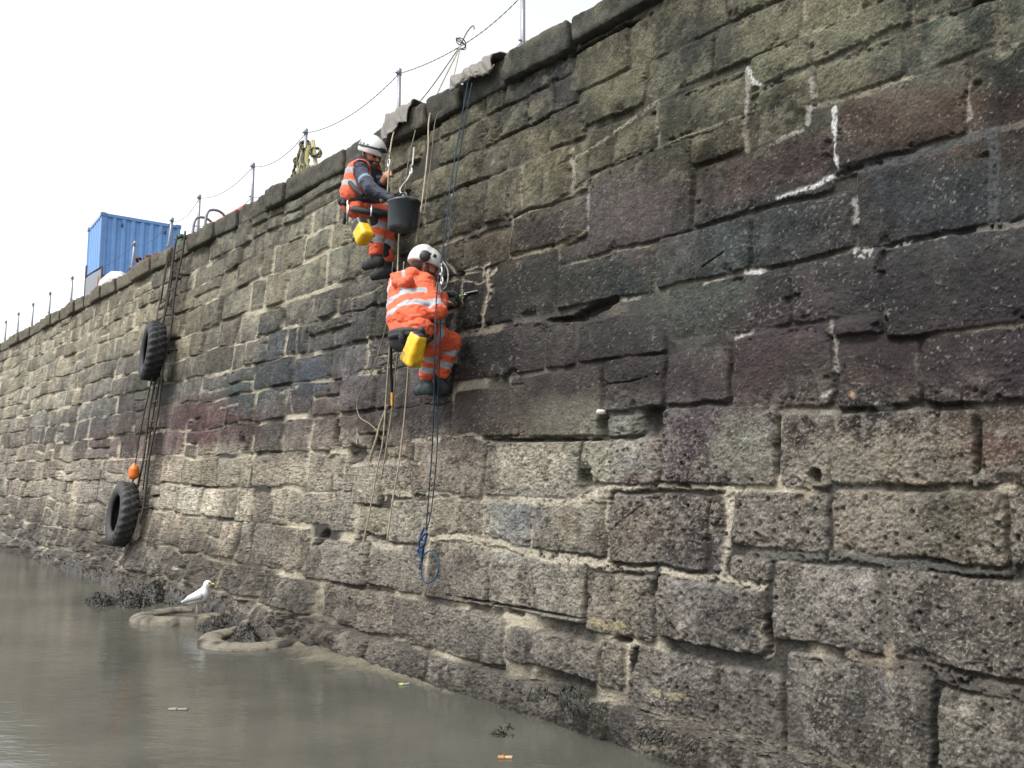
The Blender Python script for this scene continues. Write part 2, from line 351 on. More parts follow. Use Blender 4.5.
# --- colour control points: photograph position -> stone colour in flat light
CP = [(-150,440,120,114,96),(0,380,122,116,97),(60,345,118,112,94),(120,320,118,112,92),(60,400,118,113,97),(200,300,112,106,86),(250,260,104,100,84),(260,300,112,107,88),(310,255,106,103,84),(350,210,104,101,84),(400,160,98,95,76),(450,150,100,97,72),(500,150,90,87,66),(470,120,80,78,66),(520,110,66,66,60),(560,90,60,60,58),(600,80,92,90,66),(680,50,66,66,58),(720,70,92,90,66),(640,130,72,72,58),(760,40,96,94,70),(850,30,104,102,76),(950,20,70,74,66),(1000,60,60,62,56),(900,70,90,90,76),(780,100,60,62,54),(840,80,92,90,66),(700,150,66,64,52),(620,150,88,84,64),(560,170,96,92,66),(520,190,86,84,64),(600,200,86,78,72),(640,220,88,77,74),(540,220,68,62,58),(480,240,70,66,58),(440,230,84,80,64),(730,170,72,62,60),(800,160,70,60,58),(880,110,78,66,60),(920,110,84,72,64),(1000,100,62,54,52),(900,200,60,64,67),(980,200,56,60,64),(780,220,64,66,66),(720,240,62,67,66),(620,280,50,58,57),(560,280,60,60,56),(530,280,62,60,57),(470,300,46,46,44),(400,320,66,66,60),(350,300,84,80,72),(300,310,92,88,76),(320,345,82,80,76),(280,350,72,74,76),(230,350,90,86,76),(170,340,108,102,84),(250,390,66,72,70),(310,375,66,72,78),(360,365,80,78,80),(150,390,84,84,78),(60,430,92,90,84),(100,420,86,86,82),(700,290,62,66,62),(780,300,52,46,48),(900,290,46,42,46),(1000,300,44,38,44),(600,345,48,40,43),(500,350,46,40,41),(450,380,50,44,44),(900,370,58,50,50),(1000,370,54,46,50),(760,370,62,52,52),(690,380,62,56,56),(640,380,56,50,50),(560,400,58,50,50),(560,425,80,76,66),(490,415,66,60,56),(420,420,62,56,55),(360,410,72,66,64),(330,400,78,72,70),(240,425,80,68,68),(200,425,80,62,64),(290,430,84,78,74),(150,440,86,72,72),(100,440,96,84,82),(50,460,112,104,94),(0,460,108,102,92),(80,490,126,119,108),(180,475,130,124,111),(230,460,126,120,106),(300,480,122,116,104),(200,510,134,127,114),(250,510,118,112,100),(270,530,92,86,78),(330,480,118,112,102),(320,440,96,89,82),(370,480,114,108,98),(420,465,108,100,90),(450,470,114,106,96),(530,470,118,113,101),(600,460,108,108,98),(640,460,104,104,98),(700,440,74,66,68),(745,450,104,102,86),(700,470,76,68,68),(800,430,66,58,56),(880,420,54,50,50),(850,465,116,105,84),(920,465,112,100,80),(1000,440,96,80,68),(1000,470,98,84,72),(880,520,114,104,86),(960,520,94,88,68),(790,520,100,88,76),(700,520,86,76,70),(650,530,94,84,74),(700,555,74,68,66),(650,500,76,68,68),(570,525,106,102,92),(510,520,104,106,104),(450,520,110,104,94),(390,520,114,110,98),(340,520,114,110,100),(530,590,110,104,94),(450,570,96,90,82),(400,560,106,100,90),(340,565,96,90,82),(620,600,112,105,93),(700,590,104,99,92),(730,630,70,68,66),(830,600,104,98,90),(950,620,92,84,76),(1010,590,92,84,72),(850,700,84,81,76),(780,700,82,79,75),(970,700,96,92,80),(680,680,84,81,77),(560,645,98,92,84),(560,665,72,70,66),(470,640,88,84,77),(410,630,84,79,72),(350,610,98,92,84),(300,600,82,77,70),(240,580,80,75,68),(170,560,74,70,64),(100,540,80,75,68),(40,530,84,80,72),(500,690,84,79,72),(650,725,78,75,70),(850,760,72,70,66),(1024,760,84,80,74),(1100,400,60,52,54),(1100,100,74,68,60),(1100,600,90,84,72)]
cp = np.array(CP, float); _g = cp[:, 2:].mean(1)[:, None]; cpc = alb((_g+(cp[:, 2:]-_g)*np.where(_g < 76, 1.5, np.where(cp[:, 1:2] > 430, np.where(cp[:, :1] > 690, .62, 1.1), .78)))*np.where(_g < 84, (_g/84)**np.where(_g < 66, .8, .6), (_g/84)**.62)).astype(np.float32)
qx = PX+fbm(Sg, Zg, .5, 4, 31)*42*5/np.maximum(4, 5056/(PX+226)); qy = PY+fbm(Sg, Zg, .5, 4, 37)*30*5/np.maximum(4, 5056/(PX+226))
colr = np.zeros((ns, nz, 3), np.float32); wsum = np.zeros((ns, nz), np.float32)
for (x, y), c in zip(cp[:, :2], cpc):
    w = 1./(((qx-x)**2+((qy-y)*1.25)**2)**1.6+400).astype(np.float32); wsum += w; colr += w[..., None]*c
colr /= wsum[..., None]; del qx, qy, wsum
up_ = sst(-.30, -.36, Mm+fbm(Sg, Zg, .4, 3, 41)*.03)          # lichen zone
low = sst(-.09, -.02, Mm+fbm(Sg, Zg, .5, 4, 43)*.035)         # barnacle zone
# per block variation
rb = RNG.random((len(blocks)+1, 4)).astype(np.float32)
vb = (rb[bid, 0]-.5); tb = (rb[bid, 1]-.5)
colr *= (1+vb*(.5+.3*sst(420, 260, PX)))[..., None]; colr *= np.stack([1+tb*.07, 1+0*tb, 1-tb*.10], -1)
Zk = Zg; lg0 = sst(mz(.278)+.018, mz(.278)-.018, Zg)*sst(300, 400, PX); Zg = Zg-.13*lg0
# blotches
n1 = fbm(Sg, Zg, .16, 5, 51, .62); n2 = fbm(Sg, Zg, .035, 3, 57, .7); n3 = fbm(Sg*1.3, Zg*.45, .22, 5, 61, .6); n4 = vn2(Sg/.008, Zg/.008, 67)
colr *= (1+.55*n1+.50*n2+.22*n4*(1.1+.9*low)+.22*vn2(Sg/.02, Zg/.016, 68)*(.5+low))[..., None]
dk = sst(.16, .42, n3); colr *= (1-.38*dk)[..., None]; mo = fbm(Sg, Zg, .07, 4, 65, .75)*sst(-.35, .2, fbm(Sg, Zg, .6, 3, 66)); colr *= (1+.75*mo)[..., None]
li = up_*sst(.02, .4, fbm(Sg, Zg, .12, 5, 71, .65)); colr += (li*.4)[..., None]*(alb((138, 134, 114)).astype(np.float32)-colr)
gr = sst(.1, .5, fbm(Sg, Zg, .35, 4, 77))*sst(-.1, -.2, Mm); colr += (gr*.22)[..., None]*(alb((66, 70, 62)).astype(np.float32)-colr)
gs = (vn2(Sg/.010, Zg/.0075, 95) > .52)*low; colr += (gs*.45)[..., None]*(alb((172, 165, 150)).astype(np.float32)-colr)
ba = low*sst(-.05, .35, fbm(Sg, Zg, .05, 4, 81, .75)+.35*fbm(Sg, Zg, .5, 3, 83)); colr += (ba*.42)[..., None]*(alb((154, 148, 137)).astype(np.float32)-colr)
sp = (vn2(Sg/.011, Zg/.011, 91) > .78-.25*sst(0., .5, fbm(Sg, Zg, .2, 3, 93))) & (n2 > -.1); colr[sp & (low < .5)] = colr[sp & (low < .5)]*.45+alb((150, 145, 138)).astype(np.float32)*.55*.8
ms = sst(.12, .5, fbm(Sg, Zg, .3, 4, 97))*sst(-.2, -.15, Mm)*sst(-.04, -.08, Mm); colr += (ms*.35)[..., None]*(alb((70, 50, 52)).astype(np.float32)-colr)
Zg = Zk
# --- relief
edge = sst(-.003, .019, dd); farj = sst(420, 260, PX); fillN = fbm(Sg, Zg, .45, 3, 101)+.25*low
fill = sst(-.12, .08, fillN+.12*farj-.16*low*(1-farj))
hh = bh.copy(); rough = fbm(Sg, Zg-.13*lg0, .11, 5, 111, .6); rough2 = fbm(Sg*.8, Zg, .3, 3, 117)
bv = .35+1.1*rb[bid, 2]; dkz = sst(430, 520, PX)*sst(-.03, -.07, Mm); hh += rough*.0095*bv+rough2*.009+n2*.006*bv+.003*n4+.008*sst(.0, .10, dd)
hh += low*(n2*.006)
farj = sst(420, 260, PX); gap = -(.058-.028*farj-.022*dkz)*(1-fill)-.018*fill-.01*low+n2*.004
hh = gap*(1-edge)+hh*edge
# chips in block edges
hh -= .03*sst(.25, .5, n1)*sst(.09, .02, dd)*edge
mor = (1-sst(-.001, .012+.012*sst(420, 260, PX), dd))
dkz = sst(430, 520, PX)*sst(-.03, -.07, Mm); pal = (1-.8*dkz)*sst(-.15, .25, .22*farj+fbm(Sg, Zg, .5, 3, 121)+.25*sst(300, 60, PX)*up_)
mc = (alb((176, 168, 148))[None, None]*pal[..., None]+alb((62, 60, 55))[None, None]*(1-pal)[..., None]).astype(np.float32)*(1+.3*n2)[..., None]
colr += (mor*(.3+.7*fill))[..., None]*(mc-colr)
# pits
def worley(x, y, sc, seed):
    x = x/sc; y = y/sc; ix = np.floor(x); iy = np.floor(y); best = np.full(x.shape, 9., np.float32); z0 = np.zeros(1); hv = np.zeros(x.shape, np.float32)
    for i in (-1, 0, 1):
        for j in (-1, 0, 1):
            a = _h(ix+i, iy+j, z0, seed); b = _h(ix+i, iy+j, z0, seed+5); d = np.hypot(ix+i+a-x, iy+j+b-y).astype(np.float32); w = d < best; best[w] = d[w]; hv[w] = _h(ix+i, iy+j, z0, seed+9)[w]
    return best, hv
w1, hv = worley(Sg, Zg*.8, .062, 131); pit = sst(.10+.13*hv, .04+.08*hv, w1)*(hv > .66)*sst(-.07, .0, Mm+fbm(Sg, Zg, .6, 3, 135)*.08)*(edge > .5)*sst(-.25, .15, fbm(Sg, Zg, .4, 3, 136))
hh -= .016*pit; colr *= (1-.4*pit)[..., None]
w2, hv2 = worley(Sg, Zg, .024, 141); kn = sst(.42, .15, w2)*(hv2 > .4)*low; hh += .006*kn
# --- individual features read off the photograph
def seg_d(x, y, pts):
    best = np.full(x.shape, 1e9, np.float32)
    for (x0, y0), (x1, y1) in zip(pts[:-1], pts[1:]):
        L = (x1-x0)**2+(y1-y0)**2+1e-6; t = np.clip(((x-x0)*(x1-x0)+(y-y0)*(y1-y0))/L, 0, 1); best = np.minimum(best, np.hypot(x-x0-t*(x1-x0), y-y0-t*(y1-y0)))
    return best
def local(pts, pad):
    q = np.array(pts, float); m = (PX > q[:, 0].min()-pad) & (PX < q[:, 0].max()+pad) & (PY > q[:, 1].min()-pad) & (PY < q[:, 1].max()+pad)
    ii, jj = np.where(m)
    if len(ii) == 0: return None
    return slice(ii.min(), ii.max()+1), slice(jj.min(), jj.max()+1)
def to_sz(pts): return [sz(x, y) for x, y in pts]
def line(pts, wm, col, dh=None, soft=.010, amt=.92, jit=.020):     # wm = half width in metres
    sl_ = local(pts, 25)
    if sl_ is None: return
    q = to_sz(pts); a = Sg[sl_]; b = Zg[sl_]; d = seg_d(a+wx[sl_]*.8, b+wz[sl_]*.8, q)+n2[sl_]*jit+n1[sl_]*jit
    w = sst(wm+soft, wm-soft*.5, d)*sst(-.55, -.1, n2[sl_]+n1[sl_])
    if col is not None: c = colr[sl_]; c += (w*amt)[..., None]*((alb(col)[None, None]*(1+.2*n2[sl_]+.1*n4[sl_])[..., None]).astype(np.float32)-c)
    if dh is not None: h_ = hh[sl_]; h_ += w*(min(dh, 0)-.010+n2[sl_]*.010+n1[sl_]*.012-h_)*.85
def patch(cx, cy, rx, ry, col=None, amt=.7, dh=None, rot=0, soft=.6, nz_=.8):
    sl_ = local([(cx-rx, cy-rx-ry), (cx+rx, cy+rx+ry)], 10)
    if sl_ is None: return
    a = PX[sl_]-cx; b = PY[sl_]-cy; r = math.radians(rot); u = (a*math.cos(r)+b*math.sin(r))/rx; v = (-a*math.sin(r)+b*math.cos(r))/ry
    d = np.hypot(u, v)+n1[sl_]*nz_+n2[sl_]*nz_*.4; w = sst(1+soft, 1-soft, d)
    if col is not None: c = colr[sl_]; c += (w*amt)[..., None]*((alb(col)[None, None]*(1+.3*n2[sl_]+.15*n4[sl_])[..., None]).astype(np.float32)-c)
    if dh is not None: h_ = hh[sl_]; h_ += w*(dh+n2[sl_]*.01-h_)
PM = (172, 164, 148); PG = (142, 137, 120); PWm = (196, 196, 192); GM = (98, 97, 92)
for pts, w, c, dh in [
    # broad pale mortar joints low down
    ([(412,441),(440,438),(470,436),(490,441)], .02, PM, -.004), ([(484,441),(520,438),(560,442)], .016, PG, -.006),
    ([(352,465),(384,463),(410,464)], .02, PM, -.0), ([(382,490),(410,496),(430,494),(470,498),(486,502)], .026, PM, .0), ([(486,498),(530,500),(577,503),(606,490)], .022, PM, .0),
    ([(355,535),(370,541),(400,548)], .028, PM, .0), ([(430,540),(460,538),(500,544),(520,552),(560,558),(606,564)], .03, (178,170,152), .004),
    ([(355,470),(352,505)], .012, PM, -.004), ([(381,468),(384,500)], .016, PM, -.004), ([(410,470),(408,495)], .02, PM, -.0), ([(355,505),(353,538)], .022, PM, -.0), ([(390,500),(386,545)], .016, PM, -.0), ([(482,503),(482,540)], .012, PM, -.0), ([(534,505),(531,548)], .013, PM, .0), ([(606,490),(607,520),(606,562)], .013, PM, .0),
    ([(578,498),(610,488),(640,487),(700,488),(745,490)], .018, (184,176,158), .004), ([(725,490),(730,520),(724,555),(721,578)], .019, (180,172,155), .004), ([(660,573),(700,578),(730,581),(762,586)], .02, (184,176,158), .006), ([(606,567),(650,570)], .016, PM, .0),
    ([(760,620),(765,655)], .014, PM, .0), ([(888,640),(888,670)], .03, (140,128,112), .0), ([(850,655),(870,662),(893,665)], .03, (132,122,108), .0), ([(893,668),(930,672),(960,682),(1024,694)], .032, (100,95,88), .008), ([(745,557),(800,556),(850,556),(900,566),(1000,572)], .024, GM, .004), ([(884,575),(886,640)], .03, (96,92,84), .0),
    ([(640,745),(700,750)], .01, PG, None), ([(655,692),(690,700)], .02, (150,142,118), None), ([(590,620),(625,628)], .03, (150,140,112), None),
    # around the workers
    ([(465,281),(480,283),(497,268)], .012, PM, .0), ([(487,270),(490,290),(484,312),(480,330)], .022, (160,152,134), .0), ([(465,281),(463,272),(490,262)], .010, PM, .0), ([(483,266),(484,280)], .009, PM, .0), ([(440,345),(470,332),(500,328)], .03, (120,112,98), -.002), ([(447,262),(461,280)], .01, PM, None),
    ([(509,195),(512,222),(509,258)], .014, (135,130,112), -.008), ([(511,257),(545,250),(570,240),(587,228)], .02, (128,122,98), -.002), ([(586,185),(587,230)], .009, PWm, -.004), ([(521,167),(521,207)], .016, PG, -.006), ([(571,150),(573,180),(570,192)], .024, (150,146,128), -.002), ([(558,240),(560,268)], .01, (120,118,100), None), ([(656,244),(654,290)], .012, (98,98,84), -.008),
    ([(559,268),(600,256),(655,244)], .010, (120,118,102), None), ([(511,220),(560,200),(586,184)], .012, PG, None), ([(560,165),(600,142),(640,112),(658,99)], .012, PG, -.004), ([(560,200),(590,177),(620,160),(658,147),(700,130),(738,117)], .016, (128,124,104), -.004), ([(658,102),(656,125),(657,147)], .014, PG, -.004),
    ([(712,70),(700,80),(660,98)], .008, (100,98,84), None), ([(745,68),(747,90),(743,118)], .016, (150,148,138), -.002), ([(745,66),(752,82),(760,86)], .012, (205,205,200), .0), ([(750,94),(785,77),(830,62),(885,35),(905,26)], .02, (112,110,98), -.004), ([(743,118),(747,150)], .016, (122,118,102), -.004), ([(733,0),(732,18)], .01, PG, None), ([(804,0),(806,20),(800,36)], .010, PG, -.006), ([(861,0),(858,10)], .010, PG, -.006), ([(800,36),(840,22),(878,0)], .010, PG, -.006), ([(735,60),(770,46),(810,30)], .008, (120,118,98), None),
    ([(908,0),(913,10),(908,26)], .020, (150,148,134), -.0), ([(908,26),(935,17),(970,3)], .013, (140,138,124), .0), ([(1000,0),(1004,30),(1002,52)], .03, (100,98,82), -.0), ([(805,107),(840,99),(873,90),(910,76)], .014, (140,136,120), .0), ([(810,78),(812,95),(806,124)], .014, (150,148,140), -.0), ([(1002,50),(1024,42)], .024, (120,118,100), .0),
    ([(832,108),(834,130),(835,150),(838,170)], .014, (205,205,204), .004), ([(778,198),(810,186),(838,172)], .010, (206,206,204), .004), ([(838,172),(880,163),(910,157),(940,148),(985,132)], .028, (78,80,80), .0), ([(800,130),(775,140)], .008, (170,166,155), None), ([(968,82),(969,118)], .010, (150,142,138), -.0), ([(854,198),(855,222)], .012, (178,178,172), -.0), ([(995,130),(993,180),(995,222)], .028, (74,77,78), -.0),
    ([(851,253),(864,253)], .024, (190,188,180), .0), ([(884,251),(900,246),(912,243)], .010, (190,188,178), .0), ([(925,240),(945,240)], .006, (170,168,160), None), ([(978,230),(1024,222)], .018, (116,112,104), .0), ([(745,272),(762,270)], .014, (190,186,180), .0), ([(705,283),(722,278)], .008, (170,166,150), None), ([(620,302),(650,293)], .008, (160,155,145), None), ([(735,336),(752,330)], .010, (170,165,158), None), ([(831,322),(835,345),(833,372)], .012, (160,156,146), .0), ([(884,300),(885,315)], .008, (150,146,140), None), ([(822,394),(828,390)], .016, (176,172,160), .004), ([(820,411),(832,412)], .018, (130,128,118), None), ([(877,406),(888,407)], .010, (190,188,180), None), ([(919,355),(920,378)], .014, (104,100,94), None),
    ([(975,478),(976,484)], .02, (134,130,122), .01), ([(805,483),(812,490),(800,498)], .02, (140,128,110), .0), ([(956,464),(970,468)], .014, (170,160,130), .004), ([(908,480),(925,483)], .010, (170,160,130), .004), ([(885,462),(892,466)], .008, (170,160,140), .004),
    # left part
    ([(367,338),(370,352),(366,372)], .022, (170,164,142), .0), ([(360,373),(380,370),(398,362)], .03, (160,154,132), .0), ([(346,300),(370,292),(384,284)], .018, (140,135,112), .0), ([(353,303),(350,322)], .008, PG, None), ([(313,292),(311,312)], .012, (150,146,130), .0), ([(272,307),(310,295)], .016, (140,137,115), .0), ([(240,312),(272,300)], .012, PG, None), ([(240,312),(240,342)], .012, (150,146,130), .0), ([(298,320),(296,354)], .012, PG, .0), ([(280,394),(297,388)], .02, (160,156,144), .0), ([(290,392),(292,412)], .014, (150,144,132), .0), ([(335,334),(336,344)], .010, PG, None), ([(222,407),(240,405)], .012, (160,156,150), None), ([(350,464),(348,500)], .010, (160,152,138), None), ([(268,514),(284,518)], .012, (180,172,160), .004),
    ([(190,298),(230,285),(262,268)], .010, PG, None), ([(160,345),(200,330)], .010, PG, None)]:
    line(pts, w, c, dh)
DKV = (20, 18, 18)
for a in [(590,310,22,4,-24),(566,319,18,3,-4),(650,423,13,13,0),(584,478,7,13,8),(814,476,7,8,0),(602,430,5,12,0),(378,452,6,13,-12),(243,448,5,11,0),(357,454,8,9,0),(336,440,3,16,5),(653,411,10,2,-3),(540,440,50,1.8,0),(976,450,1.6,24,0),(583,608,2.4,24,2),(655,588,2.5,9,10),(620,640,8,3,10),(510,613,10,3,10),(632,664,3,14,15),(600,664,2,18,0),(776,448,2,30,2),(768,640,4,18,0),(321,540,4,9,30),(430,128,26,2.5,-30),(610,35,40,2,-28),(520,608,60,1.2,10)]:
    patch(a[0], a[1], a[2], a[3], DKV, .5, -.10, a[4], .4, .6)
# blocks with a look of their own
for a in [(850,463,46,18,(120,113,100),.7),(925,468,44,14,(112,105,94),.6),(570,418,28,20,(112,110,92),.75),(634,424,9,12,(120,118,98),.7),(745,452,30,28,(118,116,94),.6),(640,462,26,14,(96,104,104),.4),(527,520,16,10,(62,66,82),.7),(570,518,5,20,(122,94,76),.55),(880,520,60,34,(108,104,96),.4),(958,520,34,30,(70,72,56),.45),(990,450,26,16,(120,88,74),.6),(610,215,50,40,(94,84,82),.5),(700,236,40,20,(60,66,66),.4),(850,30,60,22,(116,114,84),.5),(760,40,44,20,(108,106,78),.6),(615,78,42,30,(110,108,76),.45),(843,85,30,12,(112,108,76),.6),(905,95,40,16,(112,98,82),.5),(925,115,30,16,(104,86,72),.4),(720,85,20,14,(100,96,70),.5),(700,45,34,26,(50,52,50),.6),(565,75,14,40,(48,49,50),.75),(520,90,34,8,(48,49,50),.6),(660,150,26,14,(52,54,46),.6),(690,108,36,24,(46,50,42),.6),(680,300,30,16,(58,70,62),.5),(820,330,60,20,(60,50,52),.4),(760,360,14,30,(66,40,44),.5),(200,425,24,20,(80,52,56),.6),(90,425,60,12,(84,80,80),.3),(200,360,60,10,(96,90,72),.4),(240,385,50,14,(66,76,74),.5),(310,372,20,18,(66,74,84),.5),(340,398,12,10,(130,124,124),.5),(272,425,10,12,(70,60,60),.4),(850,48,30,6,(80,80,70),.3),(842,352,6,5,(170,130,90),.0),(852,395,3.4,3.4,(196,150,110),.9),(860,375,14,10,(100,66,60),.4),(690,590,30,12,(112,110,108),.4),(730,625,34,26,(62,60,58),.55),(700,560,24,14,(58,54,54),.6),(690,600,20,14,(100,98,98),.2),(625,700,14,24,(70,70,68),.4),(450,580,30,20,(84,78,74),.5),(265,540,14,34,(84,78,72),.5),(400,625,10,30,(70,66,62),.5),(470,650,40,18,(84,82,74),.3),(870,690,12,60,(60,60,58),.4),(930,720,8,40,(60,60,58),.5),(900,250,30,16,(60,66,64),.4)]:
    g_ = sum(a[4])/3; patch(a[0], a[1], a[2], a[3], tuple(g_+(q_-g_)*.7 for q_ in a[4]), a[5]*.75)
for pts in [[(650,593),(668,615),(684,640)], [(600,540),(640,505)], [(470,520),(470,560)], [(615,165),(612,175)], [(705,268),(725,252)], [(603,385),(640,380),(660,374)], [(720,520),(700,545)]]:
    line(pts, .002, DKV, -.02, .006, .7, .004)
# streaks of weed and damp running down the foot of the wall
stn = fbm(Sg*1.0, Zg*.12, .10, 4, 151, .6)+.5*fbm(Sg, Zg, .8, 2, 152); st = sst(.12, .45, stn)*sst(.12, .24, Mm); colr += (st*.6)[..., None]*(alb((40, 38, 34)).astype(np.float32)-colr)
st2 = sst(.2, .5, fbm(Sg, Zg*.1, .16, 4, 153, .6))*sst(-.52, -.5, Mm)*(1-sst(-.45, -.3, Mm)); colr += (st2*.5)[..., None]*(alb((52, 52, 50)).astype(np.float32)-colr)
gw = sst(.08, .26, Mm+.10*fbm(Sg, Zg, .35, 4, 171))*sst(400, 300, PX)*sst(-.5, .1, fbm(Sg, Zg*.5, .3, 4, 173)); colr += (gw*.72)[..., None]*(alb((60, 55, 48))[None, None].astype(np.float32)*(1+.6*n2+.3*n4)[..., None]-colr)
gv = sst(.17, .27, Mm+.06*fbm(Sg, Zg, .35, 4, 175))*sst(300, 420, PX)*sst(-.35, .2, fbm(Sg, Zg*.4, .25, 4, 177)); colr += (gv*.5)[..., None]*(alb((60, 57, 52))[None, None].astype(np.float32)*(1+.5*n2)[..., None]-colr)
# ladder stain
lad = sst(.55, .2, np.abs(Sg-sz(176, 300)[0])+.1*n1); colr *= (1-.5*lad*sst(.35, -.1, Mm))[..., None]
# footing ledge and the rubble / boulders at the foot further along
zl = mz(.278)+.0*Sg; ledge = sst(zl+.018, zl-.018, Zg+n1*.02)*sst(300, 400, PX)
hh += .055*ledge
toe = sst(.10, .34, Mm)*sst(420, 300, PX); bou = fbm(Sg, Zg*1.2, .5, 4, 161, .55)
hh += toe*(.12+.16*bou+.10*np.abs(fbm(Sg, Zg, .16, 3, 163)))
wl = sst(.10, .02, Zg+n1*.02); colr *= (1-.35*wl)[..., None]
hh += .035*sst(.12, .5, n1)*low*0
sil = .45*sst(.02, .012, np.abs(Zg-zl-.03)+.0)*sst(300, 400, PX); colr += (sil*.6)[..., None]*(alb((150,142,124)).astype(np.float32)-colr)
gd = (1-edge)*(1-fill); colr *= (1-.3*gd)[..., None]
wet = sst(-.24, -.19, Mm+.03*n1)*sst(-.03, -.08, Mm+.03*n1)*sst(300, 480, PX)+sst(.17, .25, Mm)*.8; rgh = np.clip(.92-.42*wet-.1*n2, .3, 1)
colr = np.clip(colr, .006, .8)
Dg = D0+BAT*Zg-hh
V = np.stack([DV[0]*Sg+MN[0]*Dg, DV[1]*Sg+MN[1]*Dg, Zg], -1).reshape(-1, 3)
ii, jj = np.meshgrid(np.arange(ns-1), np.arange(nz-1), indexing='ij'); a = (ii*nz+jj).ravel()
F = np.stack([a, a+nz, a+nz+1, a+1], 1)
quay = empty('quay_wall', P(5, 0, 0)); bpy.context.view_layer.update()
tag(quay, 'tall weathered harbour wall of large stone blocks rising from the muddy water', 'wall')
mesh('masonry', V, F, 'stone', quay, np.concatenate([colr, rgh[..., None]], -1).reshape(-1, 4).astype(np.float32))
del V, F, Dg, wx, wz, Sw, Zw, n3

# ---- coping stones
def coping(s0, s1, zb, proj, seed, tint):
    L = s1-s0; nx_, ny_, nz_ = max(6, int(L/(.02 if s1 < 12 else .05))), 22 if s1 < 12 else 12, 12
    us = []; faces = []; Vs = []; n = 0
    def sheet(fn, a, b):
        nonlocal n
        U, Wv = np.meshgrid(np.linspace(0, 1, a), np.linspace(0, 1, b), indexing='ij'); Vs.append(fn(U, Wv).reshape(-1, 3))
        i, j = np.meshgrid(np.arange(a-1), np.arange(b-1), indexing='ij'); q = (i*b+j).ravel()+n; faces.append(np.stack([q, q+b, q+b+1, q+1], 1)); n += a*b
    dep = .55; H = ZT-zb
    def pt(u, w, v): return np.stack([u, w, v], -1)    # u along, w depth(0 front), v height
    sheet(lambda U, T: pt(U, np.zeros_like(U), T), nx_, nz_); sheet(lambda U, T: pt(U, T, np.ones_like(U)), nx_, ny_)
    sheet(lambda U, T: pt(1-U, T, np.zeros_like(U)), nx_, ny_); sheet(lambda U, T: pt(np.zeros_like(U), U, T), ny_, nz_); sheet(lambda U, T: pt(np.ones_like(U), 1-U, T), ny_, nz_)
    q = np.concatenate(Vs); l = np.stack([q[:, 0]*L, q[:, 1]*dep, q[:, 2]*H], -1); c = np.array([L/2, dep/2, H/2]); hx = c-.035
    o = l-c; k = np.clip(o, -hx, hx); dlt = o-k; nn = np.linalg.norm(dlt, axis=1)[:, None]; o = np.where(nn > .035, k+dlt/np.maximum(nn, 1e-6)*.035, o)
    l = o+c+np.array([seed*3.1, 0, 0]); ns_ = fbm3(l, .25, 3, 5)[:, None]*.03+fbm3(l, .06, 4, 8)[:, None]*.016
    dr = o/np.maximum(np.linalg.norm(o/np.maximum(c, .01), axis=1)[:, None]*np.maximum(c, .01), 1e-6); l = o+c+dr*ns_*.9
    s = s0+l[:, 0]; z = zb+l[:, 2]+(l[:, 0]/L-.5)*.02*math.sin(seed*2.3); w = l[:, 1]-proj
    Vw = DV[None]*s[:, None]+MN[None]*(dist_at(ZT-.1)+w)[:, None]+UP[None]*z[:, None]
    t1 = fbm3(l+seed, .2, 4, 21); t2 = fbm3(l+seed, .03, 3, 25)
    col = alb(tint)[None]*(1+.45*t1+.45*t2)[:, None]; li_ = sst(.1, .5, fbm3(l+seed*2, .12, 4, 31)); col += (li_*.35)[:, None]*(alb((128, 126, 104))[None]-col)
    o_ = mesh('coping_stone', Vw, np.concatenate(faces), 'stone', quay, np.clip(col, .01, .8)); return o_
cx_ = [1300, 1120, 900, 760, 660, 573, 505, 462, 428, 385, 345, 287, 268, 238, 216, 190, 172, 152, 133, 116, 102, 92, 84, 76, 69, 60, 52, 42, 30, 20, 10, 0, -10, -20, -30, -42, -54, -66, -80, -94, -105, -115]
css = [AT(x, ZT-.1, .05)@DV for x in cx_]
for i in range(len(css)-1):
    near = cx_[i] > 573
    tint = (74, 74, 68) if cx_[i] > 450 else ((84, 82, 74) if cx_[i] > 200 else (104, 99, 86))
    coping(css[i]+.012, css[i+1]-.012, mz(-.529 if near else -.523)+.01, .10 if cx_[i] > 573 else (.05+.03*((i*7) % 3)), i+1, tint)
coping(css[0]-3.2, css[0]-.01, mz(-.53), .1, 77, (74, 74, 68)); coping(css[0]-6.4, css[0]-3.22, mz(-.53), .1, 78, (74, 74, 68))

# ================================================================ ground and water
dm = mat('deck_concrete', (.28, .27, .25), .9, var=.2, vscale=2)
q = np.array([P(-9, ZT-.03, -.5), P(110, ZT-.03, -.5), P(110, ZT-.03, -90), P(-9, ZT-.03, -90)])
q[:, 2] = ZT-.03
tag(mesh('quay_deck', q, [[0, 1, 2, 3]], dm, smooth=False), kind='structure')
wm_ = bpy.data.materials.new('muddy_water'); wm_.use_nodes = True; n = wm_.node_tree; b = n.nodes['Principled BSDF']
tc = n.nodes.new('ShaderNodeTexCoord'); b.inputs['IOR'].default_value = 1.45; b.inputs['Roughness'].default_value = .04
no = n.nodes.new('ShaderNodeTexNoise'); no.inputs['Scale'].default_value = .7; no.inputs['Detail'].default_value = 6
cr = n.nodes.new('ShaderNodeValToRGB'); cr.color_ramp.elements[0].position = .35; cr.color_ramp.elements[1].position = .7
cr.color_ramp.elements[0].color = (.046, .047, .039, 1); cr.color_ramp.elements[1].color = (.082, .081, .067, 1)
n.links.new(tc.outputs['Object'], no.inputs[0]); n.links.new(no.outputs[0], cr.inputs[0]); n.links.new(cr.outputs[0], b.inputs['Base Color'])
prev = None
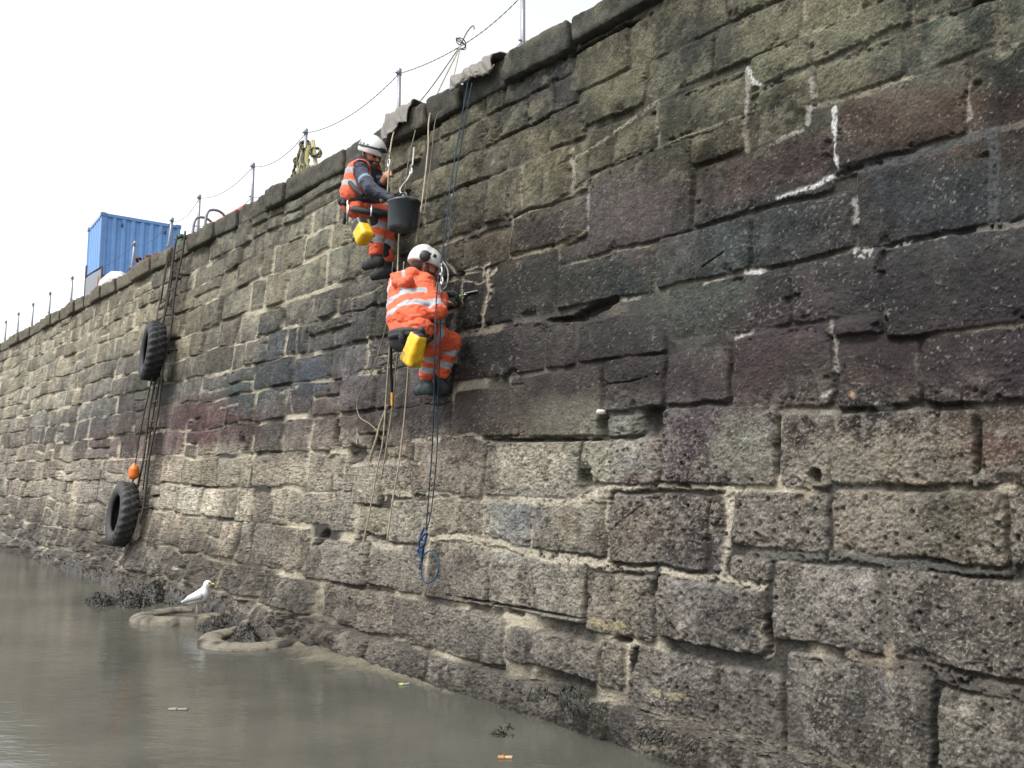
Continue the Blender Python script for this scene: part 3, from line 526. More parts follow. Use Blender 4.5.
for sc, di, st_ in ((2.2, .05, .13), (9, .012, .15), (34, .003, .2)):
    mp = n.nodes.new('ShaderNodeMapping'); mp.inputs['Scale'].default_value = (1, 2.2, 1); mp.inputs['Rotation'].default_value = (0, 0, math.radians(18)); n.links.new(tc.outputs['Object'], mp.inputs[0])
    nb = n.nodes.new('ShaderNodeTexNoise'); nb.inputs['Scale'].default_value = sc; nb.inputs['Detail'].default_value = 3; n.links.new(mp.outputs[0], nb.inputs[0])
    bp = n.nodes.new('ShaderNodeBump'); bp.inputs['Strength'].default_value = st_; bp.inputs['Distance'].default_value = di; n.links.new(nb.outputs[0], bp.inputs['Height'])
    if prev: n.links.new(prev.outputs[0], bp.inputs['Normal'])
    prev = bp
n.links.new(prev.outputs[0], b.inputs['Normal'])
tag(mesh('water', [(-400, -60, 0), (60, -60, 0), (60, 400, 0), (-400, 400, 0)], [[0, 1, 2, 3]], wm_, smooth=False), kind='structure')
# silt bank along the foot
sv = np.linspace(AT(760, 0, .2)@DV, AT(232, 0, .2)@DV, 420); sv = np.linspace(AT(470, 0, .2)@DV, AT(232, 0, .2)@DV, 420); tv = np.linspace(0, 1, 40); Sb, Tb = np.meshgrid(sv, tv, indexing='ij')
wid = .17+.08*fbm(Sb, Sb*0, 1.3, 3, 201)+.45*np.exp(-((Sb-AT(325, 0, .2)@DV)/.8)**2); zz = .03-.085*Tb**1.1-.05*sst(AT(400, 0, .2)@DV, AT(470, 0, .2)@DV, Sb)+.03*fbm(Sb, Tb*wid, .12, 4, 203)+.02*fbm(Sb, Tb*wid, .5, 2, 204)
Vb = DV*Sb[..., None]+MN*(D0-.10-Tb*wid)[..., None]+UP*zz[..., None]
cb = alb((112, 107, 93))[None, None]*(1+.35*fbm(Sb, Tb*wid, .2, 4, 205)+.2*fbm(Sb, Tb*wid, .02, 2, 206))[..., None]*(1-.35*sst(.02, -.0, zz))[..., None]
i, j = np.meshgrid(np.arange(419), np.arange(39), indexing='ij'); a = (i*40+j).ravel()
tag(mesh('mud_bank', Vb.reshape(-1, 3), np.stack([a, a+40, a+41, a+1], 1)[:, ::-1], 'stone', None, cb.reshape(-1, 3)), kind='structure')

# ================================================================ tyres
def tyre(name, c, axis, Ro, wd, label, group, col=(34, 36, 40), tread=True, top=None, dirt=0., seed=1):
    axis = np.asarray(axis, float); axis /= np.linalg.norm(axis); e1 = np.cross(axis, UP if abs(axis[2]) < .9 else np.array([1., 0, 0])); e1 /= np.linalg.norm(e1); e2 = np.cross(axis, e1)
    prof = [(.56, -.30), (.60, -.42), (.72, -.5), (.86, -.49), (.95, -.43), (1., -.36), (1., -.12), (1., .12), (1., .36), (.95, .43), (.86, .49), (.72, .5), (.60, .42), (.56, .30), (.60, .26), (.74, .40), (.88, .36), (.9, 0), (.88, -.36), (.74, -.40), (.60, -.26)]
    N = 144; V = []; C = []
    for k in range(N):
        a = 2*math.pi*k/N
        for pi, (r, w) in enumerate(prof):
            rr_ = r
            if tread and 4 <= pi <= 9:
                lug = ((k+int(w*9)) % 6) < 3; rr_ = r+(.015 if lug else -.07)
            V.append(np.asarray(c)+(math.cos(a)*e1+math.sin(a)*e2)*rr_*Ro+axis*w*wd)
    V = np.array(V); m_ = len(prof); V += (fbm3(V+seed, .3 if tread else .09, 4, seed)[:, None]*(.012 if tread else .035))*(V-np.asarray(c))/Ro
    F = [[k*m_+i, k*m_+(i+1) % m_, ((k+1) % N)*m_+(i+1) % m_, ((k+1) % N)*m_+i] for k in range(N) for i in range(m_)]
    cc = np.tile(alb(col), (len(V), 1))*(1+.6*fbm3(V, .07, 4, 7))[:, None]
    if dirt:
        d_ = sst(-.2, .15, fbm3(V+seed*3, .12, 5, 9)+.1)*dirt; cc += d_[:, None]*(alb((148, 141, 126))[None]-cc)
    o = mesh(name, V, F, 'rubber' if tread else 'stone', None, np.clip(cc, .01, .8)); o.data.update(); return tag(o, label, 'tyre', group)
def place_origin(o, p):      # put a top-level mesh's origin at p
    p = Vector([float(a) for a in p]); o.data.transform(Matrix.Translation(-p)); o.location = p; return o
c1 = W(152.5, 351, .24); place_origin(tyre('tyre', c1, NV+UP*.08+DV*.16, .445, .25, 'black ribbed tyre hung as a fender halfway up the wall left of the ladder', 'tyres used as fenders'), c1)
c2 = W(122, 514, .26); place_origin(tyre('tyre', c2, NV+UP*.12+DV*.05, .465, .25, 'muddy dark tyre hanging low on the wall below the orange buoy', 'tyres used as fenders', (52, 52, 52), seed=5), c2)
g1 = G(187, 617, .0)-UP*.06; place_origin(tyre('tyre', g1, UP+DV*.04, .60, .26, 'silt covered old tyre lying flat in the water under the gull', 'old tyres lying in the mud', (70, 68, 62), False, dirt=.75, seed=8), g1)
g2 = G(254, 640, .0)-UP*.07; place_origin(tyre('tyre', g2, UP-DV*.03, .52, .26, 'weed fringed tyre half sunk in silt at the foot of the wall', 'old tyres lying in the mud', (70, 68, 62), False, dirt=.8, seed=9), g2)
# ================================================================ seaweed
def weed(name, pts, label, n, size=.026, cols=((34, 32, 26), (56, 53, 42), (88, 83, 68)), mound=True):
    """pts: (centre, rx, ry, height, rot axis); dense fronds over a low mound"""
    Vs = []; Fs = []; Cs = []; nn = 0
    for (c, rx, ry, hgt) in pts:
        k = 96; U, T = np.meshgrid(np.linspace(0, 2*math.pi, k), np.linspace(0, 1, 16), indexing='ij')
        x = DV*(np.cos(U)*T*rx)[..., None]+NV*(np.sin(U)*T*ry)[..., None]; nv = fbm(np.cos(U)*T*rx*2+c[0], np.sin(U)*T*ry*2+c[1], .3, 4, 301)
        z = hgt*(1-T**2.2)*(1+.35*nv)-.04*T; z = z+.030*fbm(x@DV+c[0], x@NV+c[1], .07, 4, 303)*(T < .97); v = c+x+UP*z[..., None]
        i, j = np.meshgrid(np.arange(k-1), np.arange(15), indexing='ij'); a = (i*16+j).ravel()+nn
        Vs.append(v.reshape(-1, 3)); Fs.append(np.stack([a, a+16, a+17, a+1], 1)); Cs.append((alb(cols[0])[None, None]*(1+1.2*np.clip(fbm(x@DV+c[0], x@NV+c[1], .05, 3, 305), -.5, 1))[..., None]).reshape(-1, 3)); nn += k*16
        m_ = int(n*rx*ry*4); ang = RNG.random(m_)*6.28; tr = np.sqrt(RNG.random(m_)); base = c+DV*(np.cos(ang)*tr*rx)[:, None]+NV*(np.sin(ang)*tr*ry)[:, None]
        nv = fbm(np.cos(ang)*tr*rx*2+c[0], np.sin(ang)*tr*ry*2+c[1], .3, 4, 301); base = base+UP*(hgt*(1-tr**2.2)*(1+.35*nv)-.04*tr)[:, None]
        for b_ in base:
            d_ = np.array([random.gauss(0, 1), random.gauss(0, 1), random.gauss(.15, .45)]); d_ /= np.linalg.norm(d_); sd = np.cross(d_, UP+.3*d_[0]); sd /= np.linalg.norm(sd)+1e-6
            L = size*random.uniform(.5, 1.6); w = L*random.uniform(.07, .17); L *= 1.35; up_v = UP*L*.22
            v = [b_-sd*w, b_+sd*w, b_+d_*L*.5+up_v-sd*w*1.2, b_+d_*L*.5+up_v+sd*w*1.2, b_+d_*L+up_v*.2-sd*w*.3, b_+d_*L+up_v*.2+sd*w*.3]
            Vs.append(np.array(v)); Fs.append(np.array([[0, 1, 3, 2], [2, 3, 5, 4]])+nn); cc = alb(cols[random.choice((0, 0, 1, 1, 2))]); Cs.append(np.tile(cc, (6, 1))); nn += 6
    o = mesh(name, np.concatenate(Vs), np.concatenate(Fs), 'weed', None, np.concatenate(Cs)); tag(o, label, 'seaweed', None, 'stuff'); return place_origin(o, pts[0][0])
weed('seaweed', [(G(128, 603, 0), .60, .24, .12), (G(155, 599, 0), .42, .26, .20), (G(100, 603, 0), .38, .15, .12)], 'dark mound of bladderwrack standing out of the water left of the gull', 6500)
weed('seaweed', [(G(228, 622, 0), .45, .26, .08), (G(250, 614, 0.02), .55, .24, .14), (G(215, 632, 0), .45, .12, .07), (G(280, 618, 0), .35, .3, .24), (G(245, 636, .02), .3, .12, .09)], 'dark green seaweed heaped between the two sunken tyres and the wall', 6000)
weed('seaweed', [(G(222, 631, .0), .34, .07, .06), (G(216, 622, .03), .22, .10, .05)], 'ragged strip of small weed growing over the rims of the two sunken tyres', 6000, .018)
weed('seaweed', [(G(315, 632, .0), .45, .25, .25), (G(335, 640, .0), .4, .2, .14), (G(298, 612, .0), .5, .2, .4), (G(322, 622, 0), .3, .15, .32)], 'brown weed and rubble at the foot of the wall beyond the ledge', 2600, .035, ((44, 42, 38), (70, 66, 60), (110, 104, 94)))
weed('seaweed', [(AT(x, 0.0, .10), 1.0, .13, .11+.04*((x//15) % 3)) for x in (50, 75, 95, 115, 135, 155, 175, 195, 215, 235, 255)], 'low fringe of grey brown weed along the far foot of the wall', 1300, .035, ((52, 48, 42), (76, 71, 62), (108, 101, 90)))
weed('seaweed', [(G(500, 734, .0), .10, .05, .02), (G(510, 729, .0), .06, .03, .02)], 'small scrap of dark weed floating near the bottom of the picture', 6000, .03)
def hang_weed(pts, label):
    mb = MB()
    for (x, y, n_, L0) in pts:
        for _ in range(n_):
            p = W(x+random.uniform(-9, 9), y+random.uniform(-4, 4), .19); L = L0*random.uniform(.4, 1.2); v, f = tube_vf([p, p+NV*.03-UP*L*.4+DV*random.uniform(-.03, .03), p+NV*.03-UP*L+DV*random.uniform(-.04, .04)], [.003, .006, .002], 4)
            mb.add(v, f, alb(random.choice(((24, 25, 22), (38, 38, 30), (52, 50, 40)))))
    o = mb.build('seaweed', 'weed'); return tag(o, label, 'seaweed', None, 'stuff')
hang_weed([(572, 688, 60, .12), (580, 698, 70, .09), (541, 690, 20, .07), (600, 706, 25, .05), (648, 730, 25, .06), (664, 735, 20, .05), (690, 745, 20, .05)], 'black strands of weed hanging over the stone ledge in the foreground')

# ================================================================ ladder, fence, things on the quay
ls = sz(187, 262)[0]; LD = empty('iron_ladder', P(ls, .6, .12)); tag(LD, 'rusty black iron ladder fixed to the wall below the two quayside grab rails', 'ladder'); bpy.context.view_layer.update()
for sd in (-.16, .16):
    zz_ = np.linspace(ZT+.05, .9, 30); v, f = tube_vf([P(ls+sd, z, .15+.012*math.sin(z*5+sd*9)) for z in zz_], .017, 6); mb = MB(); mb.add(v, f); mb.build('rail', 'iron', LD)
z = 5.0
k = 0
while z > 1.0:
    if k not in (7,):
        v, f = tube_vf([P(ls-.16, z, .15), P(ls, z-(.03 if k % 4 == 2 else 0), .15), P(ls+.16, z, .15)], .011, 6); mb = MB(); mb.add(v, f); mb.build('rung', 'iron', LD)
    if k % 4 == 1:
        for sd in (-.16, .16): mb = MB(); v, f = tube_vf([P(ls+sd, z-.1, .15), P(ls+sd*1.15, z-.1, .0)], .02, 6); mb.add(v, f); mb.build('bracket', 'iron', LD)
    z -= .29; k += 1
s2 = sz(176, 262)[0]; L2 = empty('iron_ladder', P(s2, 3.9, .1)); tag(L2, 'short broken remains of an older ladder beside the long iron ladder', 'ladder'); bpy.context.view_layer.update()
for sd in (-.15, .13):
    v, f = tube_vf([P(s2+sd, z, .10) for z in np.linspace(ZT-.1, 4.15+sd, 10)], .018, 6); mb = MB(); mb.add(v, f); mb.build('rail', 'iron', L2)
for z in (4.9, 4.6, 4.3): v, f = tube_vf([P(s2-.15, z, .10), P(s2+.13, z-.02, .10)], .013, 6); mb = MB(); mb.add(v, f); mb.build('rung', 'iron', L2)
hp = [('leftmost', ls+.24), ('nearer', ls-.26)]
for lb, s in hp:
    pth = smooth_path([P(s, ZT, -.1), P(s, ZT+.34, -.1), P(s, ZT+.43, -.16), P(s, ZT+.43, -.30), P(s, ZT+.32, -.40), P(s, ZT-.05, -.46)], 8)
    v, f = tube_vf(pth, .022, 8); mb = MB(); mb.add(v, f); o = mb.build('grab_rail', 'steel')
    tag(o, 'bent steel grab rail at the ladder head, the one nearer the blue containers' if lb == 'leftmost' else 'bent steel grab rail at the ladder head, the one nearer the red barrier', 'handrail', 'grab rails at the ladder head'); place_origin(o, P(s, ZT, -.1))
FE = empty('chain_fence', P(6, ZT, -.5)); tag(FE, 'row of thin steel posts with slack chains along the quay edge', 'fence'); bpy.context.view_layer.update()
posts = []
for x, lean, h in [(640, 0, 1.0), (523, 0, 1.0), (398, .0, 1.0), (304, 0, 1.0), (251, 0, 1.0), (197, 0, 1.05), (165, .16, .95), (129, .14, .95), (70, 0, 1.08), (48, 0, 1.05), (31, 0, 1.05), (16.5, 0, 1.05), (4, 0, 1.05), (-7, 0, 1.05), (-17, 0, 1.05), (-26, 0, 1.05)]:
    b_ = AT(x, ZT, -.5); t_ = b_-DV*lean*1.6+UP*h; v, f = tube_vf([b_, b_+(t_-b_)*.5, t_], .024, 8); mb = MB(); mb.add(v, f)
    v, f = tube_vf([t_-UP*.05, t_+UP*.02, t_+UP*.035], [.03, .03, .012], 8); mb.add(v, f); v, f = tube_vf([b_, b_+UP*.02], .06, 8); mb.add(v, f)
    for hh_ in (.03, .5): q_ = b_+(t_-b_)*(1-hh_); v, f = tube_vf([q_-NV*.01, q_+NV*.05], .012, 6); mb.add(v, f)
    mb.build('post', 'steel', FE); posts.append((b_, t_))
def chain(a, b_, sag, r=.0048, name='chain', parent=None, mat_='iron'):
    n_ = max(12, int(np.linalg.norm(b_-a)/.035)); pts = [a+(b_-a)*t-UP*sag*4*t*(1-t) for t in np.linspace(0, 1, n_)]; rr_ = [r*(1.25 if i % 2 else .7) for i in range(n_)]
    v, f = tube_vf(pts, rr_, 5); mb = MB(); mb.add(v, f, alb((96, 94, 90))); return mb.build(name, mat_, parent)
for (b0, t0), (b1, t1) in zip(posts[:-1], posts[1:]):
    if abs((t0-t1)@DV) > 6.5: continue
    if b0 is posts[1][0]:
        kq = CAM+ray(461, 46)*((dist_at(ZT)+.5)/(ray(461, 46)@MN)); chain(t0-UP*.03, kq, .04, parent=FE, mat_='rope'); chain(kq, t1-UP*.03, .03, parent=FE, mat_='rope')
    else: chain(t0-UP*.03, t1-UP*.03, .14, parent=FE, mat_='rope')
    chain(b0+(t0-b0)*.5, b1+(t1-b1)*.5, .13, parent=FE, mat_='rope')
# containers
def container(L, Wd, H, corner, ax, ay, label, nrib, col):
    e = empty('shipping_container', corner); bpy.context.view_layer.update(); tag(e, label, 'container', 'blue shipping containers')
    corner = np.asarray(corner, float)
    def wall(o, u, out, length, nm):
        N = int(nrib*length/2.44)*8; prof = []
        for i in range(N+1):
            t = i/N; ph = (i % 8); dpt = {0: 0, 1: 0, 2: 0, 3: .5, 4: 1, 5: 1, 6: 1, 7: .5}[ph]; prof.append((t, -.075*dpt-.01))
        V = []; C = []
        for t, dp in prof:
            for zv in (.12, H-.1): V.append(o+u*(.08+t*(length-.16))+out*dp+UP*zv); C.append(alb(col)*(1.0 if dp > -.05 else 1.05))
        F = [[2*i, 2*i+2, 2*i+3, 2*i+1] for i in range(N)]; mesh(nm, V, F, 'blue', e, np.array(C), smooth=False)
    wall(corner, ax, -ay, L, 'end_panel'); wall(corner+ay*Wd, -ay, -ax, Wd, 'side_panel'); wall(corner+ax*L, ay, ax, Wd, 'side_panel'); wall(corner+ax*L+ay*Wd, -ax, ay, L, 'end_panel')
    for i in (0, 1):
        for j in (0, 1):
            v, f = box_vf(corner+ax*(L*i+(.05-.1*i))+ay*(Wd*j+(.05-.1*j))+UP*H/2, (ax, ay, UP), (.06, .06, H/2-.09), .01); mb = MB(); mb.add(v, f, alb(col)*.8); mb.build('corner_post', 'blue', e, False)
            for zq in (.07, H-.07): v, f = box_vf(corner+ax*(L*i+(.06-.12*i))+ay*(Wd*j+(.06-.12*j))+UP*zq, (ax, ay, UP), (.095, .095, .07), .012); mb = MB(); mb.add(v, f, alb(col)*.6); mb.build('corner_casting', 'blue', e, False)
    for zq, nm in ((.08, 'bottom_rail'), (H-.07, 'top_rail')):
        mb = MB()
        for o_, u_, l_ in ((corner, ax, L), (corner+ay*Wd, ax, L), (corner, ay, Wd), (corner+ax*L, ay, Wd)):
            inw = (ay*.04 if u_ is ax and o_ is corner else (-ay*.04 if u_ is ax else (ax*.04 if o_ is corner else -ax*.04)))
            v, f = box_vf(o_+inw+u_*l_/2+UP*zq, (u_, np.cross(UP, u_), UP), (l_/2-.16, .045, .055), .01); mb.add(v, f, alb(col)*.85)
        mb.build(nm, 'blue', e, False)
    v, f = box_vf(corner+ax*L/2+ay*Wd/2+UP*(H-.06), (ax, ay, UP), (L/2-.1, Wd/2-.1, .02), .005); mb = MB(); mb.add(v, f, alb(col)); mb.build('roof_panel', 'blue', e, False)
    for t in (.25, .8): mb = MB(); v, f = tube_vf([corner+ax*L*t-ay*.03+UP*(H-.28), corner+ax*L*t-ay*.09+UP*(H-.33), corner+ax*L*t-ay*.03+UP*(H-.42)], .035, 6); mb.add(v, f, alb((40, 60, 110))); mb.build('lifting_lug', 'blue', e)
    return e
cxa = np.array([.80, .60, 0]); cya = np.array([-.60, .80, 0])
r_ = ray(102, 212); tt_ = 28.0/(r_@np.array([0, math.cos(TH), math.sin(TH)])); tc_ = CAM+r_*tt_; top = tc_[2]; base = ZT-.03; hc = (top-base)/2
BL = (108, 156, 214)
container(2.55, 2.35, hc, np.array([tc_[0], tc_[1], base+hc+.004]), cxa, cya, 'short blue corrugated container stacked on top, tallest thing on the quay', 8, BL)
container(2.55, 6.0, hc, np.array([tc_[0], tc_[1], base]), cxa, cya, 'long blue container underneath, only its far end showing above the wall', 8, BL)
# small things along the quay edge
def boxes(name, items, label, cat, m='plain', base=None):
    e = MB()
    for c, ax, hs_, col in items: v, f = box_vf(c, ax, hs_, .02); e.add(v, f, alb(col))
    return e
AX = (DV, MN, UP)
rb0 = AT(230, ZT, -.56); e = empty('plastic_barrier', rb0); bpy.context.view_layer.update(); tag(e, 'bright red plastic barrier lying on the quay right of the ladder', 'barrier')
mb = MB()
for zq in (.10, .42): v, f = box_vf(rb0+UP*zq, AX, (.62, .06, .055), .03); mb.add(v, f, alb((206, 84, 88)))
for i in range(7): v, f = box_vf(rb0+DV*(-.57+.19*i)+UP*.26, AX, (.035, .045, .16), .02); mb.add(v, f, alb((198, 74, 80)))
mb.build('frame', 'plain', e)
for sgn in (-1, 1): mb = MB(); v, f = box_vf(rb0+DV*.5*sgn+UP*.03, AX, (.06, .24, .03), .01); mb.add(v, f, alb((40, 40, 42))); mb.build('foot', 'plain', e)
gb = AT(184, ZT, -.5); e = empty('storage_box', gb); bpy.context.view_layer.update(); tag(e, 'small dark green box on the quay just left of the ladder head', 'box')
mb = MB(); v, f = box_vf(gb+UP*.21, AX, (.13, .12, .21), .02); mb.add(v, f, alb((46, 84, 64))); mb.build('body', 'plain', e, False); mb = MB(); v, f = box_vf(gb+UP*.45, AX, (.15, .14, .025), .01); mb.add(v, f, alb((60, 100, 78))); mb.build('lid', 'plain', e, False)
def heap(name, x0, x1, off, zh, n_, r, L, cols, label, cat):
    mb = MB(); a = AT(x0, ZT, off); b_ = AT(x1, ZT, off)
    for i in range(n_):
        t = random.random(); c = a+(b_-a)*t+MN*random.uniform(-.1, .15); h_ = zh*(1-abs(2*t-1)**3)*random.random(); p = []
        ang = random.random()*6.28; rad = L*random.uniform(.4, 1); p = [c+UP*(.02+h_)+(DV*math.cos(ang+q)+MN*math.sin(ang+q)*.6)*rad+UP*.04*math.sin(q*2) for q in np.linspace(0, 5.5, 14)]
        v, f = tube_vf(p, r, 5); mb.add(v, f, alb(random.choice(cols)))
    o = mb.build(name, 'rope'); tag(o, label, cat); return place_origin(o, (a+b_)/2)
heap('rope_heap', 138, 163, -.15, .16, 16, .028, .18, ((120, 62, 50), (92, 52, 44), (60, 44, 40)), 'heap of rust red rope on the coping below the blue container', 'rope')
heap('hose_heap', 200, 218, -.25, .12, 10, .03, .16, ((70, 44, 42), (50, 42, 42), (96, 54, 50)), 'coil of dark red hose on the coping between grab rails and red barrier', 'hose')
bgp = AT(113, ZT, -.22)
place_origin(tag(blob('bulk_bag', [(bgp+UP*.12-DV*.35, bgp+UP*.12+DV*.3, .2, .2), (bgp+UP*.22-DV*.1, bgp+UP*.25+DV*.2, .15, .12)], .025, 'cloth', None, lambda V, i, t: np.tile(alb((205, 207, 208)), (len(V), 1)), folds=.02), 'white builders bag lying on the coping under the blue container', 'bag'), bgp)
bo = AT(100.5, ZT, -.4); mb = MB(); v, f = tube_vf([bo, bo+UP*.3, bo+UP*.55, bo+UP*.62], [.10, .09, .08, .05], 12); mb.add(v, f, alb((112, 76, 54))); v, f = tube_vf([bo+UP*.5-DV*.25, bo+UP*.5+DV*.25], .045, 8); mb.add(v, f, alb((90, 60, 46)))
place_origin(tag(mb.build('mooring_post', 'plain'), 'squat rusty orange mooring post with a cross bar next to the white bag', 'bollard'), bo)
pn = AT(92, ZT, -.35); e = empty('gate_panel', pn); bpy.context.view_layer.update(); tag(e, 'grey metal gate panel in a dark frame left of the rusty mooring post', 'gate')
mb = MB(); v, f = box_vf(pn+UP*.36, AX, (.58, .012, .34), .005); mb.add(v, f, alb((118, 124, 130))); mb.build('sheet', 'steel', e, False)
mb = MB()
for sgn in (-1, 1): v, f = tube_vf([pn+DV*.62*sgn, pn+DV*.62*sgn+UP*(1.0 if sgn > 0 else .75)], .025, 6); mb.add(v, f)
for zq in (.05, .75): v, f = tube_vf([pn-DV*.62+UP*zq, pn+DV*.62+UP*zq], .02, 6); mb.add(v, f)
mb.build('frame', 'iron', e)

# ================================================================ ropes
def rope(pts, r, col, label, cat='rope', group=None, name='rope', flecks=None, n=10):
    p = smooth_path(pts, n); L = np.linalg.norm(np.diff(p, axis=0), axis=1).sum(); p = np.array(p)
    nn = max(len(p), int(L/.03)); tt = np.concatenate([[0], np.cumsum(np.linalg.norm(np.diff(p, axis=0), axis=1))]); q = np.stack([np.interp(np.linspace(0, tt[-1], nn), tt, p[:, k]) for k in range(3)], 1)
    v, f = tube_vf(q, r, 6, .3); c = np.tile(alb(col), (len(v), 1)); c = c*(1+.25*RNG.standard_normal((len(c), 1)).clip(-1, 1)); mb = MB(); mb.add(v, f, np.clip(c, .01, .8)); o = mb.build(name, 'rope')
    tag(o, label, cat, group); return place_origin(o, q[0])
TAN = (166, 157, 134); BLU = (30, 54, 70); GRY = (112, 110, 104)
fk = AT(461, ZT+.98, -.5); fk = CAM+ray(461, 45)*((dist_at(ZT)+.5)/(ray(461, 45)@MN))
pm = posts[2][0]+(posts[2][1]-posts[2][0])*.35
rope([pm, pm+(fk-pm)*.5-UP*.05, fk], .006, GRY, 'grey rope rising from the middle of the fence post to the knot above the workers')
kp = [fk+np.array([math.cos(a*1.9)*.05, math.sin(a*2.3)*.04, math.sin(a)*.06]) for a in np.linspace(0, 9, 24)]+[fk+UP*.1+DV*-.1, fk+UP*.13-DV*.2, fk+UP*.08-DV*.22]
rope(kp, .006, (92, 90, 84), 'rope knot tied in the fence line high above the lower worker', 'knot', name='rope_knot', n=3)
rope([fk, W(432, 107, .04), W(428, 150, .16), W(423, 195, .26), W(416, 243, .36)], .0078, TAN, 'pale rope from the knot down to the lower worker, passing right of the bucket')
rope([fk, W(447, 103, .03), W(436, 118, .10), W(431, 160, .12), W(424, 215, .2)], .0048, (128, 122, 106), 'thin pale rope from the knot over the coping, between the bucket and the blue rope')
rope([W(404, 113, .06), W(394, 132, .14), W(390, 152, .3), W(389, 168, .38), W(387, 200, .4)], .0078, TAN, 'pale rope from the canvas mat down to the upper worker hands')
mcv = lambda x: x
rope([W(418, 120, .06), W(409, 158, .1), W(405, 190, .12), W(399, 240, .15)], .0052, (140, 132, 110), 'thin rope hanging against the wall just above the bucket')
rope([W(468, 82, .14), W(458, 140, .22), W(450, 190, .34), W(445, 235, .42), W(437, 290, .5), W(435, 345, .55), W(434, 400, .42), W(432, 450, .25), W(428, 505, .12), W(426, 530, .08)], .0055, BLU, 'blue rope passing in front of the lower worker to the knot, its near strand', group='blue safety rope strands')
rope([W(472, 83, .14), W(462, 140, .16), W(454, 190, .2), W(449, 235, .3), W(442, 292, .4), W(440, 345, .4), W(438, 400, .3), W(437, 450, .2), W(432, 505, .1), W(427, 530, .08)], .0048, (34, 58, 72), 'blue rope hanging behind the first blue strand, slightly to its right', group='blue safety rope strands')
kc = W(424, 545, .1)
rope([kc+UP*.14, kc+UP*.06+DV*.05, kc+UP*.02-DV*.05+NV*.03, kc-UP*.05+DV*.06+NV*.02, kc-UP*.1-DV*.02+NV*.03, kc+UP*.02+DV*.02+NV*.04, kc+UP*.1-DV*.04, kc+UP*.0-DV*.0, kc-UP*.12+DV*.03, kc-UP*.20+DV*.06], .010, (24, 62, 104), 'bright blue bunched knot at the lower end of the blue ropes', 'knot', name='rope_knot')
rope([kc-UP*.08, kc-UP*.04-DV*.10, kc-UP*.12-DV*.20, kc-UP*.24-DV*.17, kc-UP*.30-DV*.04, kc-UP*.24+DV*.03, kc-UP*.10+DV*.02], .007, (40, 74, 98), 'loose loop of blue rope hanging under the blue knot', name='rope_loop')
lines = [
 ([(399,232,.2),(396,300,.28),(390,345,.22),(386,400,.14),(383,440,.1),(377,470,.08),(370,510,.07),(362,548,.06)], .0078, TAN, 'pale rope left of the workers that ends lowest beside the split block'),
 ([(404,262,.25),(400,330,.3),(396,370,.2),(392,410,.12),(386,450,.1),(381,480,.08)], .007, (138,132,114), 'pale rope running beside the lower worker back to the frayed bundle'),
 ([(393,262,.2),(389,310,.2),(381,345,.14),(372,372,.1),(358,398,.08),(359,416,.08),(370,424,.08),(378,432,.08)], .006, (128,122,108), 'thin cord bowing out leftwards beside the lower worker ropes'),
 ([(409,360,.2),(406,400,.14),(402,440,.1),(398,470,.1),(392,505,.08),(387,540,.07)], .0078, TAN, 'pale rope hanging just left of the blue ropes below the worker'),
 ([(388,405,.1),(380,425,.09),(376,440,.1),(370,460,.09),(372,466,.08)], .013, (150,142,116), 'frayed end of a thick pale rope resting against the wall'),
]
for p_, r, c, lb in lines: rope([W(*a) for a in p_], r, c, lb)
rope([W(170, 252, .12), W(163, 285, .14), W(156, 322, .3)], .010, (70, 66, 56), 'dark rope holding up the upper hanging tyre')
rope([W(152, 379, .25), W(145, 410, .2), W(139, 440, .2), W(135, 466, .2)], .010, (48, 46, 42), 'dark rope from the upper tyre down to the orange buoy')
rope([W(160, 378, .2), W(154, 410, .12), W(148, 450, .1), W(143, 490, .1)], .010, (44, 42, 40), 'second dark rope hanging from the upper tyre, nearer the ladder')
rope([W(134, 478, .2), W(131, 486, .3)], .012, (60, 58, 50), 'short rope between the orange buoy and the lower tyre')
bc = W(134, 472.5, .25)
def bcol(V, i, t): return np.where(((V-bc)@DV > .045)[:, None], alb((214, 196, 150))[None], alb((226, 116, 34))[None])
place_origin(tag(blob('buoy', [(bc-UP*.035, bc+UP*.035, .072, .072), (bc+UP*.09, bc+UP*.12, .025, .02)], .012, 'buoy', None, bcol, .03), 'orange and cream float hanging just above the lower tyre', 'buoy'), bc)
# netting bundle on the far post
npost = posts[3][0]; mb = MB()
for i in range(26):
    a0 = npost+UP*random.uniform(.55, .85)+DV*random.uniform(-.16, .14); b0 = npost+UP*random.uniform(.0, .45)+DV*random.uniform(-.3, .2)
    v, f = tube_vf(smooth_path([a0, (a0+b0)/2+DV*random.uniform(-.06, .06)+NV*.05, b0], 5), .014, 5); mb.add(v, f, alb(random.choice(((150, 146, 84), (112, 108, 80), (84, 80, 66), (170, 166, 128)))))
for c in ((.8, 0), (.62, .16), (.42, .15), (.62, -.28), (.35, -.22)):
    for q_ in range(3):
        cc = npost+UP*c[0]+DV*c[1]; pth = [cc+np.array([math.cos(a+q_)*.07, math.sin(a*1.3)*.06, math.sin(a+q_)*.07]) for a in np.linspace(0, 7, 18)]; v, f = tube_vf(pth, .014, 5); mb.add(v, f, alb((104, 100, 66)))
v, f = tube_vf([npost+UP*.8-DV*.2, npost+UP*.3-DV*.34, npost-UP*.02-DV*.42], .03, 6); mb.add(v, f, alb((160, 154, 120)))
place_origin(tag(mb.build('rope_bundle', 'rope'), 'tangle of yellowish ropes and slings tied around a fence post left of the upper worker', 'ropes'), npost)
chain(npost+UP*.75+DV*.18, npost+UP*.0+DV*.42-MN*.1, .0, .02, 'hanging_chain')
tag(bpy.data.objects['hanging_chain'], 'short heavy chain dropping from the rope tangle to the coping', 'chain')
